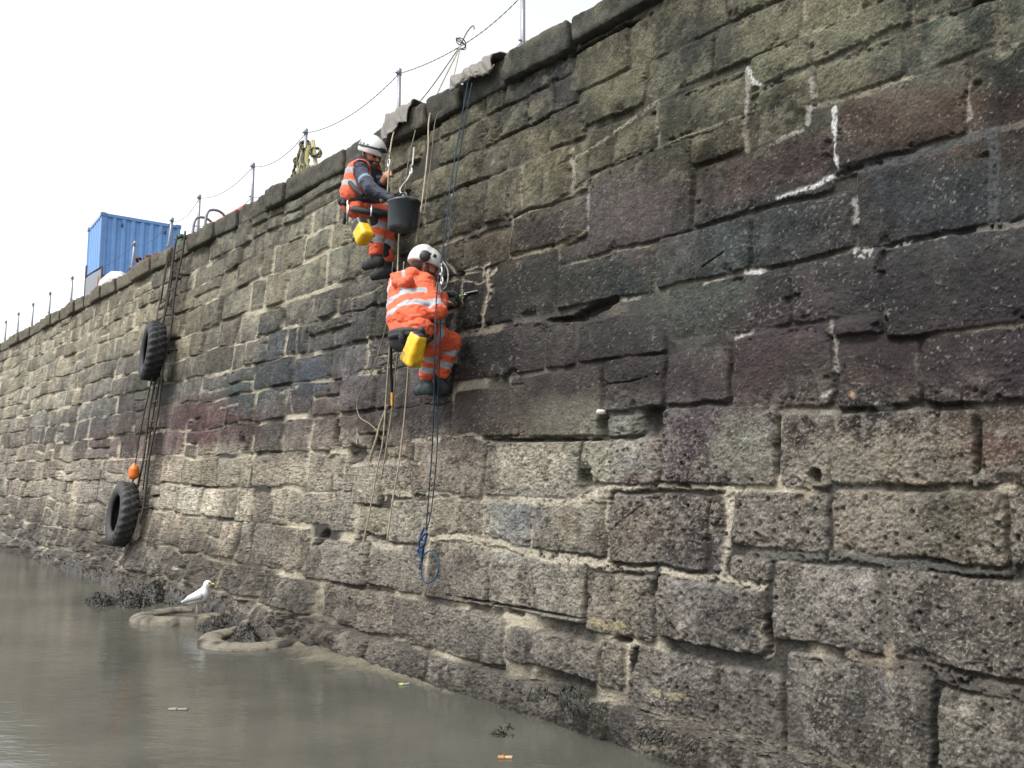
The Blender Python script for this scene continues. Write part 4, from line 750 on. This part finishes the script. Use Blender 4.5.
# canvas edge protectors
def canvas(x0, x1, label, drop, seed):
    s0 = AT(x0, ZT, .08)@DV; s1 = AT(x1, ZT, .08)@DV; nS, nT = 40, 50; prof = [(-.45, .03), (-.2, .035), (.06, .03), (.115, .0), (.13, -.06), (.135, -.14), (.14, -drop)]
    pr = np.array(prof); tt = np.linspace(0, 6, nT); V = np.zeros((nS, nT, 3))
    for i, s in enumerate(np.linspace(s0, s1, nS)):
        for j, t in enumerate(tt):
            o_ = np.interp(t, range(7), pr[:, 0]); z = np.interp(t, range(7), pr[:, 1]); wv = .014*math.sin(s*21+seed+t)+.01*math.sin(s*47+t*2); u = i/(nS-1)
            z2 = z*(1+.18*math.sin(u*5+seed)) if z < 0 else z
            V[i, j] = DV*(s+.03*math.sin(t*1.3+seed))+MN*(dist_at(ZT-.1)-o_-.012-abs(wv))+UP*(ZT+z2+.012+abs(wv)*.5)
    i, j = np.meshgrid(np.arange(nS-1), np.arange(nT-1), indexing='ij'); a = (i*nT+j).ravel(); o = mesh('canvas_mat', V.reshape(-1, 3), np.stack([a, a+nT, a+nT+1, a+1], 1), 'canvas')
    sm = o.modifiers.new('thick', 'SOLIDIFY'); sm.thickness = .01; tag(o, label, 'mat', 'canvas mats protecting the ropes'); place_origin(o, V[nS//2, 20])
canvas(391, 416, 'grey canvas mat over the coping edge directly above the upper worker', .22, 1)
canvas(459, 500, 'grey canvas mat over the coping edge where the blue ropes pass', .10, 3)

# ================================================================ people
OR = (240, 102, 62); SV = (172, 176, 182); NB = (30, 36, 58); BK = (26, 26, 30); SK = (176, 122, 98)
ORA = alb(OR)*.92; SVA = alb((178, 182, 188))*.9
def fingers(wr, dr, nrm, side, curl=.8):
    wr, dr, nrm = [np.asarray(a, float) for a in (wr, dr, nrm)]; dr = dr/np.linalg.norm(dr); sd = np.cross(dr, nrm); sd /= np.linalg.norm(sd); nrm = np.cross(sd, dr); pr = [(wr, wr+dr*.075, .026, .028), (wr+sd*.02, wr+dr*.075+sd*.025, .018, .018), (wr-sd*.02, wr+dr*.075-sd*.025, .018, .018)]
    for i, (o_, L) in enumerate(((-.033, .062), (-.011, .075), (.011, .080), (.033, .070))):
        b0 = wr+dr*.085+sd*o_; b1 = b0+(dr*math.cos(curl*.5)+nrm*math.sin(curl*.5))*L*.5; b2 = b1+(dr*math.cos(curl*1.6)+nrm*math.sin(curl*1.6))*L*.5; pr += [(b0, b1, .0095, .009), (b1, b2, .009, .0075)]
    t0 = wr+dr*.02+sd*.03*side; t1 = t0+dr*.03+sd*.035*side+nrm*.01; t2 = t1+dr*.03+nrm*.02; pr += [(t0, t1, .013, .011), (t1, t2, .011, .009)]
    return pr
def head_prims(c, fwd, up):
    fwd = fwd/np.linalg.norm(fwd); up = up/np.linalg.norm(up); sd = np.cross(fwd, up); sd /= np.linalg.norm(sd)
    p = [(c-fwd*.03+up*.03, c+fwd*.015+up*.03, .088, .085), (c+fwd*.03-up*.03, c+fwd*.035-up*.06, .066, .05), (c+fwd*.075-up*.085, c+fwd*.06-up*.085, .026, .03), (c+fwd*.098+up*.015, c+fwd*.118-up*.02, .010, .015),
         (c+fwd*.088+up*.032-sd*.03, c+fwd*.088+up*.032+sd*.03, .014, .014), (c+fwd*.098-up*.052-sd*.018, c+fwd*.098-up*.052+sd*.018, .009, .009), (c+sd*.083-fwd*.005-up*.015, c+sd*.086-fwd*.015+up*.02, .014, .018), (c-sd*.083-fwd*.005-up*.015, c-sd*.086-fwd*.015+up*.02, .014, .018),
         (c+fwd*.06-up*.01-sd*.035, c+fwd*.06-up*.02-sd*.035, .03, .03), (c+fwd*.06-up*.01+sd*.035, c+fwd*.06-up*.02+sd*.035, .03, .03)]
    return p, fwd, up, sd
def helmet(parent, c, fwd, up, muff=None, lamp=False):
    fwd = fwd/np.linalg.norm(fwd); up = up/np.linalg.norm(up); sd = np.cross(fwd, up); sd /= np.linalg.norm(sd); hc_ = c+up*.055
    def cut(p):
        q = p-hc_; v = q@up; f_ = q@fwd; s_ = q@sd
        return np.maximum(-(v+.035+.018*np.clip(np.abs(s_)/.1, 0, 1)*0-.02*np.clip(f_/.1, -1, 1)*.0), -(np.hypot(np.hypot(f_, s_*1.15), v)-.113))
    def colf(V, i, t):
        q = V-hc_; v = q@up; f_ = q@fwd; s_ = np.abs(q@sd); c_ = np.tile(alb((214, 216, 214)), (len(V), 1))*.95
        vent = (np.abs(v-.035) < .017) & ((np.abs(f_-.05) < .016) | (np.abs(f_+.0) < .016) | (np.abs(f_+.05) < .014)) & (s_ > .06); c_[vent] = alb((30, 30, 32)); lg = (np.abs(v-.02) < .008) & (np.abs(s_) < .01) & (f_ > 0); c_[lg] = alb((40, 40, 40)); return c_
    o = blob('helmet', [(hc_-fwd*.03, hc_+fwd*.02, .127, .122), (hc_-fwd*.03+up*.04, hc_+fwd*.0+up*.035, .105, .095), (hc_+fwd*.115-up*.02, hc_+fwd*.13-up*.026, .03, .014)], .008, 'helmet', parent, colf, .03, cut=cut)
    def ch(nm, mb, m): x = mb.build(nm, m, o); x.matrix_parent_inverse = (parent.matrix_basis).inverted() if False else Matrix(); return x
    for sgn in ((-1, 1) if muff is None else muff):
        mb = MB(); a = hc_+sd*sgn*.125-up*.0-fwd*.03; v, f = tube_vf([a-sd*sgn*.02, a, a+sd*sgn*.03, a+sd*sgn*.045], [.03, .045, .045, .03], 14); mb.add(v, f, alb((30, 32, 36))); v, f = tube_vf([a, a+up*.05-fwd*.01, a+up*.06+sd*sgn*-.03], .007, 5); mb.add(v, f, alb((70, 72, 74)))
        ch('ear_defender', mb, 'black')
    mb = MB(); ring = [hc_+up*.02+(fwd*math.cos(a)*.150+sd*math.sin(a)*.128)-fwd*.008+up*.03*math.cos(a)*.3 for a in np.linspace(0, 6.283, 40)]
    if lamp: v, f = tube_vf(ring, .010, 6); mb.add(v, f); v, f = box_vf(hc_+fwd*.15+up*.03, (fwd, sd, up), (.02, .028, .02), .006); mb.add(v, f); v, f = box_vf(hc_-fwd*.15+up*.04, (fwd, sd, up), (.02, .04, .02), .006); mb.add(v, f); ch('head_torch', mb, 'black')
    mb = MB()
    for sgn in (-1, 1): v, f = tube_vf(smooth_path([hc_+sd*sgn*.098-up*.03, c+sd*sgn*.085-up*.03+fwd*.03, c-up*.112+fwd*.06]), .006, 5); mb.add(v, f)
    ch('chin_strap', mb, 'webbing')
    return o
def boots(parent, pr, col, name='boot', k=.02):
    def cf(V, i, t):
        c_ = np.tile(alb(col), (len(V), 1)); return c_*(1+.25*fbm3(V, .04, 3, 3))[:, None]
    return blob(name, pr, .009, 'rubber', parent, cf, k, folds=.003, fsc=.03)
def boot_prims(ank, toe, sole):   # sole: direction to the ground side
    ank, toe, sole = [np.asarray(a, float) for a in (ank, toe, sole)]; d = toe-ank; d -= sole*(d@sole); L = np.linalg.norm(d); d /= L; foot = ank+sole*.07
    return [(ank-sole*.16, ank, .058, .052), (ank, foot-d*.01, .05, .046), (foot-d*.045, foot+d*.06, .045, .042), (foot+d*.06, foot+d*.16+sole*.008, .044, .034), (foot-d*.05+sole*.028, foot+d*.16+sole*.026, .034, .034)]
def banded(base, bands, planes=None):
    def f(V, ip, t):
        c = np.tile(base, (len(V), 1)); c = c*(1+.10*fbm3(V, .12, 3, 77))[:, None]
        for pi, t0, t1, cc in bands:
            w = np.isin(ip, pi) & (t > t0) & (t < t1); c[w] = cc
        for fn in (planes or []):
            w, cc = fn(V, ip); c[w] = cc
        return c
    return f
# ---------------- lower worker (orange suit, back to us, sitting in the harness)
LWc = W(412, 335, .60)
lw = empty('person', LWc); bpy.context.view_layer.update(); tag(lw, 'lower worker in full orange suit and white helmet sitting in a harness with a trowel', 'person', 'rope access workers')
hd = W(424.5, 268.5, .44); fw = MN*.8-DV*.45-UP*.25; up = UP+MN*.15
hp_, fw_, up_v, sd_ = head_prims(hd, fw, up-fw*(up@fw)/(fw@fw))
shL, shR = W(401, 284, .52), W(425, 286, .46); elR = W(438, 312, .46); haR = W(444, 295, .15); elL = W(418, 306, .25); haL = W(440, 303, .10)
pel = W(411, 331, .56); kR, kL = W(451, 343, .12), W(431, 349, .30); aR, aL = W(440, 377, .10), W(426, 377, .20)
def skincol(hc, fw_, up_, sd_, nh):
    def f(V, ip, t):
        c = np.tile(alb(SK), (len(V), 1)); q = V-hc; a, b_, s_ = q@fw_, q@up_, q@sd_; near = np.linalg.norm(q, axis=1) < .17
        beard = near & (b_ < -.03) & (a > .0) & ~((np.abs(b_+.052) < .010) & (np.abs(s_) < .024) & (a > .08)); c[beard] = alb((92, 66, 54))
        eye = near & (a > .06) & (np.abs(b_-.008) < .010) & (np.abs(np.abs(s_)-.032) < .014); c[eye] = alb((46, 32, 28)); br = near & (a > .06) & (np.abs(b_-.034) < .007) & (np.abs(np.abs(s_)-.034) < .022); c[br] = alb((50, 36, 30))
        hair = near & ((a < -.02) & (b_ > -.05)) | (near & (b_ > .07)); c[hair] = alb((52, 40, 34)); return c
    return f
fr = fingers(haR, MN*.7-DV*.6+UP*.1, -UP-MN*.1, -1, 1.2); fl = fingers(haL, MN-DV*.3, -UP, 1, .8)
bodyp = hp_+[(hd-UP*.06-fw_*.02, (shL+shR)/2+UP*.02, .055, .06), (shL, shR, .06, .06), ((shL+shR)/2, pel, .10, .11), (shR, elR, .045, .04), (elR, haR, .038, .026), (shL, elL, .045, .04), (elL, haL, .038, .026), (pel, kR, .08, .055), (kR, aR, .055, .038), (pel, kL, .08, .055), (kL, aL, .055, .038), (aR, aR-UP*.05, .035, .03), (aL, aL-UP*.05, .035, .03)]+fr+fl
blob('body', bodyp, .0085, 'skin', lw, skincol(hd, fw_, up_v, sd_, 10), .016)
tm = (shL+shR)/2
jp = [(shL+NV*.02, W(400, 320, .62), .095, .118), (shR+NV*.01, W(417, 319, .58), .09, .108), (tm+NV*.02, W(410, 316, .60), .115, .13), (shL+UP*.02, shR+UP*.02, .085, .085),
      (shR, elR, .085, .068), (elR, haR-(haR-elR)*.12, .066, .05), (shL, elL, .08, .065), (elL, haL-(haL-elL)*.12, .06, .05),
      (W(412, 276, .52), W(424, 281, .40), .065, .06), (W(399, 277, .62), W(412, 273, .56), .04, .055), (W(396, 283, .66), W(409, 281, .64), .045, .05), (W(392, 274, .62), W(394, 278, .64), .015, .03)]
tax = (tm-W(411, 322, .58)); tax /= np.linalg.norm(tax)
def jb(V, ip):
    q = (V-W(411, 322, .58))@tax; sw = q+ .05*((V-tm)@DV); tor = np.isin(ip, [0, 1, 2]); w = tor & ((np.abs(sw-.055) < .027) | (np.abs(sw-.195) < .027)); return w, SVA
def jv(V, ip):
    q = (V-W(411, 322, .58))@tax; l = (V-tm)@DV+.0; w = np.isin(ip, [0, 1, 2, 3, 8]) & (q > .20) & ((np.abs(l+.105) < .026) | (np.abs(l-.115) < .026)); return w, SVA
blob('jacket', jp, .0085, 'cloth', lw, banded(ORA, [([4, 6], .72, .95, SVA), ([9], .35, .62, SVA)], [jb, jv]), .035, folds=.012, fsc=.075, seed=5)
tp = [(W(405, 330, .60), W(419, 330, .56), .125, .125), (W(421, 327, .50), kR, .108, .088), (kR, aR+(kR-aR)*.16, .088, .076), (W(408, 334, .56), kL, .105, .082), (kL, aL+(kL-aL)*.12, .082, .072)]
blob('trousers', tp, .0085, 'cloth', lw, banded(ORA, [([2, 4], .12, .34, SVA), ([2, 4], .58, .80, SVA), ([1], .30, .45, SVA)]), .03, folds=.013, fsc=.07, seed=9)
boots(lw, boot_prims(aL-UP*.02, W(409, 397, .16), (-UP*.75-DV*-.0+MN*.1)/np.linalg.norm(-UP*.75+MN*.1)), (52, 62, 66)); boots(lw, boot_prims(aR-UP*.02, W(432, 400, .04), (-UP*.9+MN*.3)/np.linalg.norm(-UP*.9+MN*.3)), (30, 32, 36))
helmet(lw, hd, fw_, up_v, (1, -1))
mb = MB()
def strap(mb, pts, w=.024, th=.008):
    p = smooth_path(pts, 6); v, f = tube_vf(p, w*.55, 6); mb.add(v, f)
hips = W(411, 326, .57)
rg = lambda c, r1, r2, dz=0: [c+DV*math.cos(a)*r1+MN*math.sin(a)*r2+UP*(dz*math.cos(a)) for a in np.linspace(0, 6.283, 26)]
strap(mb, rg(W(411, 334, .57), .180, .15), .05); strap(mb, rg(W(411, 337, .57), .175, .15), .05)
strap(mb, [W(402, 330, .72), W(404, 342, .68), W(420, 345, .42)], .05); strap(mb, [W(421, 328, .70), W(425, 341, .6), W(433, 334, .36)], .05)
mb.build('harness', 'webbing', lw)
seatp = [(W(400, 341, .62), W(418, 340, .60), .085, .085), (W(399, 345, .55), W(414, 344, .5), .06, .06)]
blob('harness_seat', seatp, .012, 'webbing', lw, lambda V, i, t: np.tile(alb(BK), (len(V), 1)), .03)
# glove
blob('glove', [(a, b_, ra+.004, rb_+.004) for a, b_, ra, rb_ in fr], .006, 'cloth', lw, lambda V, i, t: np.tile(alb((44, 50, 48)), (len(V), 1)), .008)
# trowel held
ht = fr[0][1]-UP*.02
tr = empty('trowel', ht); bpy.context.view_layer.update(); tag(tr, 'pointing trowel with bright green handle in the lower worker hand', 'trowel')
mb = MB(); v, f = tube_vf([ht-MN*.05+DV*.06, ht+DV*.01, ht+MN*.05-DV*.05], [.014, .017, .012], 10); mb.add(v, f, alb((110, 210, 70))); mb.build('handle', 'plain', tr)
mb = MB(); a0 = ht+MN*.05-DV*.05; v, f = tube_vf([a0, a0+MN*.02-DV*.03+UP*.015, a0+MN*.03-DV*.05+UP*.01], .005, 6); mb.add(v, f); v, f = box_vf(a0+MN*.03-DV*.12+UP*.02, ((MN*.1-DV*.99), UP, MN), (.08, .006, .022), .002); mb.add(v, f); mb.build('blade', 'alloy', tr)
# ---------------- upper worker (navy jacket, orange vest)
UWc = W(362, 205, .48); uw = empty('person', UWc); bpy.context.view_layer.update(); tag(uw, 'upper bearded worker in navy jacket and orange vest looking down beside the bucket', 'person', 'rope access workers')
hd2 = W(371.5, 156.5, .44); fwd2 = -DV*.95+NV*.05+MN*.15-UP*.45; upd = UP-DV*.35; upd = upd-fwd2*(upd@fwd2)/(fwd2@fwd2)
hp2, f2, u2, s2_ = head_prims(hd2, fwd2, upd)
sN, sF = W(359, 171, .58), W(371, 170, .36); eN = W(371, 189, .60); hN = W(388, 197, .52); eF = W(383, 190, .30); hF = W(383, 182, .38)
pl2 = W(359, 205, .48); kN, kF = W(380, 213, .34), W(387, 214, .14); aN, aF = W(376, 254, .32), W(387, 262, .12)
fn = fingers(hN, -DV*.8-UP*.4+MN*.1, -UP, 1, 1.4); ff = fingers(hF, UP*.5-DV*.7, MN, 1, 1.3)
bp2 = hp2+[(hd2-UP*.06-f2*.03, (sN+sF)/2+UP*.02, .055, .06), (sN, sF, .06, .06), ((sN+sF)/2, pl2, .10, .11), (sN, eN, .045, .04), (eN, hN, .038, .026), (sF, eF, .045, .04), (eF, hF, .038, .026), (pl2, kN, .08, .055), (kN, aN, .055, .038), (pl2, kF, .08, .055), (kF, aF, .055, .038)]+fn+ff
blob('body', bp2, .008, 'skin', uw, skincol(hd2, f2, u2, s2_, 10), .016)
t2 = (sN+sF)/2; lo2 = W(358, 196, .50)
jp2 = [((sN+sF)/2, W(359, 197, .49), .11, .11), (sN, W(355, 197, .56), .09, .10), (sF, W(364, 197, .42), .10, .11), (sN+UP*.02, sF+UP*.02, .075, .075), (sN, eN, .080, .064), (eN, hN-(hN-eN)*.1, .062, .046), (sF, eF, .075, .06), (eF, hF-(hF-eF)*.1, .06, .046), (W(361, 162, .50), W(368, 165, .42), .07, .065), (W(353, 163, .58), W(361, 160, .52), .045, .06)]
NVA = alb(NB)
blob('jacket', jp2, .0085, 'cloth', uw, banded(NVA, [([4, 6], .52, .62, alb((120, 140, 160)))]), .03, folds=.010, fsc=.06, seed=15)
vp = [(sN-UP*.02+DV*.015, W(354, 194, .58), .122, .134), (sF-UP*.02, W(364, 194, .42), .108, .12), (sN+UP*.03-DV*.02, sF+UP*.03, .07, .07)]
tax2 = (t2-lo2)/np.linalg.norm(t2-lo2)
def vcut(p):
    d1 = cap(p, sN-DV*.035, eN, .088, .07)[0]; d2 = cap(p, W(366, 160, .47), W(366, 170, .44), .075, .075)[0]; return np.maximum(-d1, -d2)
def vb1(V, ip): q = (V-lo2)@tax2; return (np.abs(q-.03) < .026) | (np.abs(q-.15) < .026), SVA
blob('vest', vp, .0085, 'cloth', uw, banded(ORA, [], [vb1]), .03, folds=.008, fsc=.09, seed=19, cut=vcut)
tp2 = [(W(354, 206, .54), W(364, 206, .42), .115, .115), (W(358, 207, .54), kN, .105, .082), (kN, aN+(kN-aN)*.05, .082, .070), (W(364, 207, .42), kF, .105, .08), (kF, aF+(kF-aF)*.05, .082, .07)]
blob('trousers', tp2, .0085, 'cloth', uw, banded(ORA, [([2, 4], .25, .42, SVA), ([2, 4], .62, .8, SVA)]), .03, folds=.012, fsc=.07, seed=29)
boots(uw, boot_prims(aN, W(361, 267, .34), (-UP*.9+MN*.1)/np.linalg.norm(-UP*.9+MN*.1)), (26, 27, 32)); boots(uw, boot_prims(aF-UP*.03, W(376, 284, .14), (-UP*.9+MN*.1)/np.linalg.norm(-UP*.9+MN*.1)), (24, 25, 30))
helmet(uw, hd2, f2, u2, (), True)
mb = MB(); strap(mb, rg(W(359, 199, .49), .16, .16, .02), .07); strap(mb, rg(W(359, 203, .49), .17, .165, .02), .07); strap(mb, rg(W(358, 195, .50), .16, .16, -.02), .05)
strap(mb, [W(347, 178, .66), W(354, 188, .68), W(363, 196, .62)], .04); strap(mb, rg(W(367, 212, .50), .11, .13, .04), .05); strap(mb, rg(W(378, 212, .36), .11, .12, .04), .06); strap(mb, [W(345, 196, .6), W(345, 215, .6), W(344, 224, .58)], .03); strap(mb, [W(346, 195, .66), W(344, 205, .66)], .06)
mb.build('harness', 'webbing', uw)
blob('knee_pad', [(kN+NV*.05, kN+NV*.05-UP*.1, .06, .05)], .01, 'webbing', uw, lambda V, i, t: np.tile(alb(BK), (len(V), 1)))
for a, b_ in (((348, 196, .66), (347, 218, .64)), ((372, 205, .56), (371, 216, .56)), ((349, 205, .66), (347, 222, .62))):
    mb = MB(); v, f = tube_vf([W(*a), W(*b_)], .009, 6); mb.add(v, f); mb.build('karabiner', 'alloy', uw)
blob('glove', [(a, b_, ra+.004, rb_+.004) for a, b_, ra, rb_ in fn], .006, 'cloth', uw, lambda V, i, t: np.tile(alb((30, 32, 38)), (len(V), 1)), .008)
# ---------------- bags, bucket, hardware
def bag(tp_, bt, r0, r1, label, dark):
    tp_, bt = np.asarray(tp_), np.asarray(bt); Yc = alb((240, 190, 24)); ax = tp_-bt; H = np.linalg.norm(ax); ax = ax/H; c = (tp_+bt)/2; ex = np.cross(ax, MN); ex /= np.linalg.norm(ex); ez = np.cross(ex, ax)
    def cut(p):
        q = p-c; v = q@ax; w = r1+(r0-r1)*(v/H+.5); a = np.abs(q@ex)-w+.03; b = np.abs(v)-H/2-.0; d = np.abs(q@ez)-w*.75+.03; return np.hypot(np.hypot(np.maximum(a, 0), np.maximum(b, 0)), np.maximum(d, 0))+np.minimum(np.maximum(np.maximum(a, b), d), 0)-.03+.010*fbm3(p, .07, 3, int(r0*999))
    o = blob('tool_bag', [(c+ax*.02, c-ax*.02, .3, .3)], .009, 'yellow', None, lambda V, i, t: np.where((((V-c)@ax) > H*(.5-dark))[:, None], alb((34, 34, 34))[None], Yc[None]*(1+.15*fbm3(V, .05, 3, 2))[:, None]*(1-.55*sst(.25, .5, fbm3(V, .09, 4, 12)))[:, None]), .02, cut=cut)
    return place_origin(tag(o, label, 'bag', 'yellow tool bags'), tp_)
bag(W(418, 337, .80), W(411, 361, .78), .067, .084, 'yellow tool bag hanging behind the lower worker in the orange suit', -.1)
bag(W(359, 224, .70), W(365, 238, .68), .072, .080, 'yellow tool bag with black rim hanging below the upper worker in navy', .35)
bk_t = W(404, 202, .48); bk_b = W(402, 231, .46)
ax_ = (bk_t-bk_b); H_ = np.linalg.norm(ax_); ax_ = ax_/H_; be = empty('rubber_bucket', bk_b); bpy.context.view_layer.update(); tag(be, 'black rubber bucket hanging on ropes right of the upper worker', 'bucket')
e1 = np.cross(ax_, MN); e1 /= np.linalg.norm(e1); e2 = np.cross(ax_, e1); V = []; prof = [(0., .0), (.104, 0.), (.113, .01), (.125, .12), (.138, .9), (.145, .93), (.150, 1.), (.143, 1.02), (.136, 1.), (.129, .9), (.109, .05), (0., .04)]
NB_ = 40
for k in range(NB_):
    a = 6.2832*k/NB_
    for r, h_ in prof: V.append(bk_b+(e1*math.cos(a)+e2*math.sin(a))*r+ax_*(h_*H_+ (.010*math.cos(2*a) if h_ > .5 else 0)))
F = [[k*12+i, k*12+i+1, ((k+1) % NB_)*12+i+1, ((k+1) % NB_)*12+i] for k in range(NB_) for i in range(11)]
V = np.array(V); sp_ = sst(.12, .3, fbm3(V, .05, 4, 44)+.5*np.clip(((V-bk_b)@ax_)/H_-.75, -.5, .3)); mesh('tub', V, F, 'bucket', be, np.array([[.02, .026, .032]])*(1-sp_)[:, None]+np.array([[.10, .10, .095]])*sp_[:, None])
mb = MB()
for c_ in (e1, -e1): pass
hl = smooth_path([bk_t+DV*.14, bk_t+DV*.10+UP*.07, bk_t+UP*.085+DV*.04, bk_t-DV*.03+UP*.07, bk_t-DV*.05+UP*.0], 6); v, f = tube_vf(hl, .010, 8); mb.add(v, f, (.02, .022, .025)); mb.build('handle', 'bucket', be)
rope([bk_t-DV*.02+UP*.03, W(400, 190, .42), W(407, 180, .36), W(411, 172, .3), W(413, 160, .22), W(414, 148, .15)], .008, (186, 186, 180), 'white sling rope holding up the black bucket')
def krab(c, label, sc=1.):
    pth = [c+(DV*math.cos(a)*.022+UP*math.sin(a)*.045)*sc for a in np.linspace(0, 6.283, 20)]; v, f = tube_vf(pth, .008, 6); mb = MB(); mb.add(v, f); v, f = box_vf(c+UP*.06*sc, (DV, MN, UP), (.018*sc, .01, .028*sc), .005); mb.add(v, f); return place_origin(tag(mb.build('karabiner', 'alloy'), label, 'karabiner', 'metal rope clips'), c)
krab(W(389, 163, .38), 'shiny clip and rope grab in front of the upper worker face', .8); krab(W(411, 172, .3), 'metal clip on the white sling above the bucket', .8); krab(W(441, 271, .46), 'shiny rope descender in front of the lower worker helmet', .7); krab(W(442, 281, .40), 'second clip just below the lower worker descender', .6)
rope([W(443, 262, .4), W(448, 271, .36), W(447, 284, .35), W(441, 292, .4)], .007, (176, 180, 178), 'short pale cow tail looping beside the lower worker trowel')
rope([W(391, 338, .5), W(391, 365, .4), W(392, 392, .3)], .014, (38, 36, 34), 'dark tool lanyard hanging left of the lower worker bag', 'lanyard', name='lanyard')
rope([W(392, 392, .3), W(392, 402, .3), W(392, 406, .3)], .012, (206, 150, 50), 'small tool with yellow handle at the end of the dark lanyard', 'tool', name='chisel')
p0 = W(601, 412, .0); v, f = tube_vf([p0-NV*.08, p0+NV*.03, p0+NV*.032, p0-NV*.05], [.017, .017, .011, .011], 12); mb = MB(); mb.add(v, f, alb((212, 212, 204))); place_origin(tag(mb.build('drain_pipe', 'plain'), 'small white plastic pipe end poking from a dark joint in the wall', 'pipe'), p0)
# ---------------- gull
gp = G(197, 616, .04); gl = empty('seagull', gp); bpy.context.view_layer.update(); tag(gl, 'white gull with pale grey wings standing on the tyre at the water edge', 'seagull')
RT = np.array([1., .12, 0]); RT /= np.linalg.norm(RT); bz = gp+UP*.19
WH = alb((240, 240, 238)); gb_ = [(bz-RT*.07-UP*.01, bz+RT*.05+UP*.04, .055, .074), (bz+RT*.065+UP*.07, bz+RT*.095+UP*.15, .048, .032), (bz+RT*.10+UP*.165, bz+RT*.114+UP*.165, .036, .032), (bz-RT*.09-UP*.015, bz-RT*.18-UP*.05, .034, .010)]
def gc(V, ip, t):
    c = np.tile(WH, (len(V), 1)); q = V-(bz+RT*.118+UP*.175); e_ = (np.abs(q@RT-.008) < .008) & (np.abs(q[:, 2]) < .008); c[e_] = alb((30, 30, 30)); return c
blob('body', gb_, .0065, 'feather', gl, gc, .03)
lat = np.cross(UP, RT)
for sg in (-1, 1):
    def wc(V, ip, t):
        c = np.tile(alb((176, 180, 186)), (len(V), 1)); c[((V-bz)@RT) < -.17] = alb((40, 40, 44)); return c
    blob('wing', [(bz+RT*.04+lat*sg*.05+UP*.035, bz-RT*.10+lat*sg*.035-UP*.005, .042, .028), (bz-RT*.10+lat*sg*.035-UP*.005, bz-RT*.21+lat*sg*.015-UP*.055, .024, .007)], .0065, 'feather', gl, wc, .02)
    mb = MB(); hpnt = bz+lat*sg*.025-RT*.0-UP*.03; v, f = tube_vf([hpnt, gp+lat*sg*.025+UP*.06, gp+lat*sg*.025+UP*.005], [.009, .005, .005], 6); mb.add(v, f, alb((214, 172, 160)))
    for an in (-.5, 0, .5): v, f = tube_vf([gp+lat*sg*.025+UP*.005, gp+lat*sg*.025+(RT*math.cos(an)+lat*math.sin(an))*.05+UP*.002], [.005, .003], 5); mb.add(v, f, alb((214, 172, 160)))
    mb.build('leg', 'plain', gl)
mb = MB(); v, f = tube_vf([bz+RT*.138+UP*.163, bz+RT*.172+UP*.158, bz+RT*.187+UP*.148], [.012, .009, .003], 8); mb.add(v, f, alb((214, 180, 70))); mb.build('bill', 'plain', gl)
# ---------------- litter on the water
def litter(x, y, dx, c1_, c2_, label, L=.075):
    p = G(x, y, .006); mb = MB(); d_ = np.array([1, dx, 0]); d_ /= np.linalg.norm(d_); w_ = np.array([-d_[1], d_[0], 0])
    v, f = box_vf(p-d_*L*.3, (d_, w_, UP), (L*.25, .018, .008), .004); mb.add(v, f, alb(c1_)); v, f = box_vf(p+d_*L*.28, (d_, w_, UP), (L*.3, .013, .007), .004); mb.add(v, f, alb(c2_)); place_origin(tag(mb.build('litter', 'plain'), label, 'litter'), p)
litter(404, 684, .3, (206, 220, 130), (160, 170, 165), 'small green and white piece of litter floating near the ledge')
litter(505, 757, -.1, (196, 140, 90), (206, 170, 130), 'orange brown wrapper floating near the bottom of the picture')
litter(178, 709, -.05, (150, 148, 130), (140, 138, 124), 'pale sliver of driftwood on the water below the gull', .12)
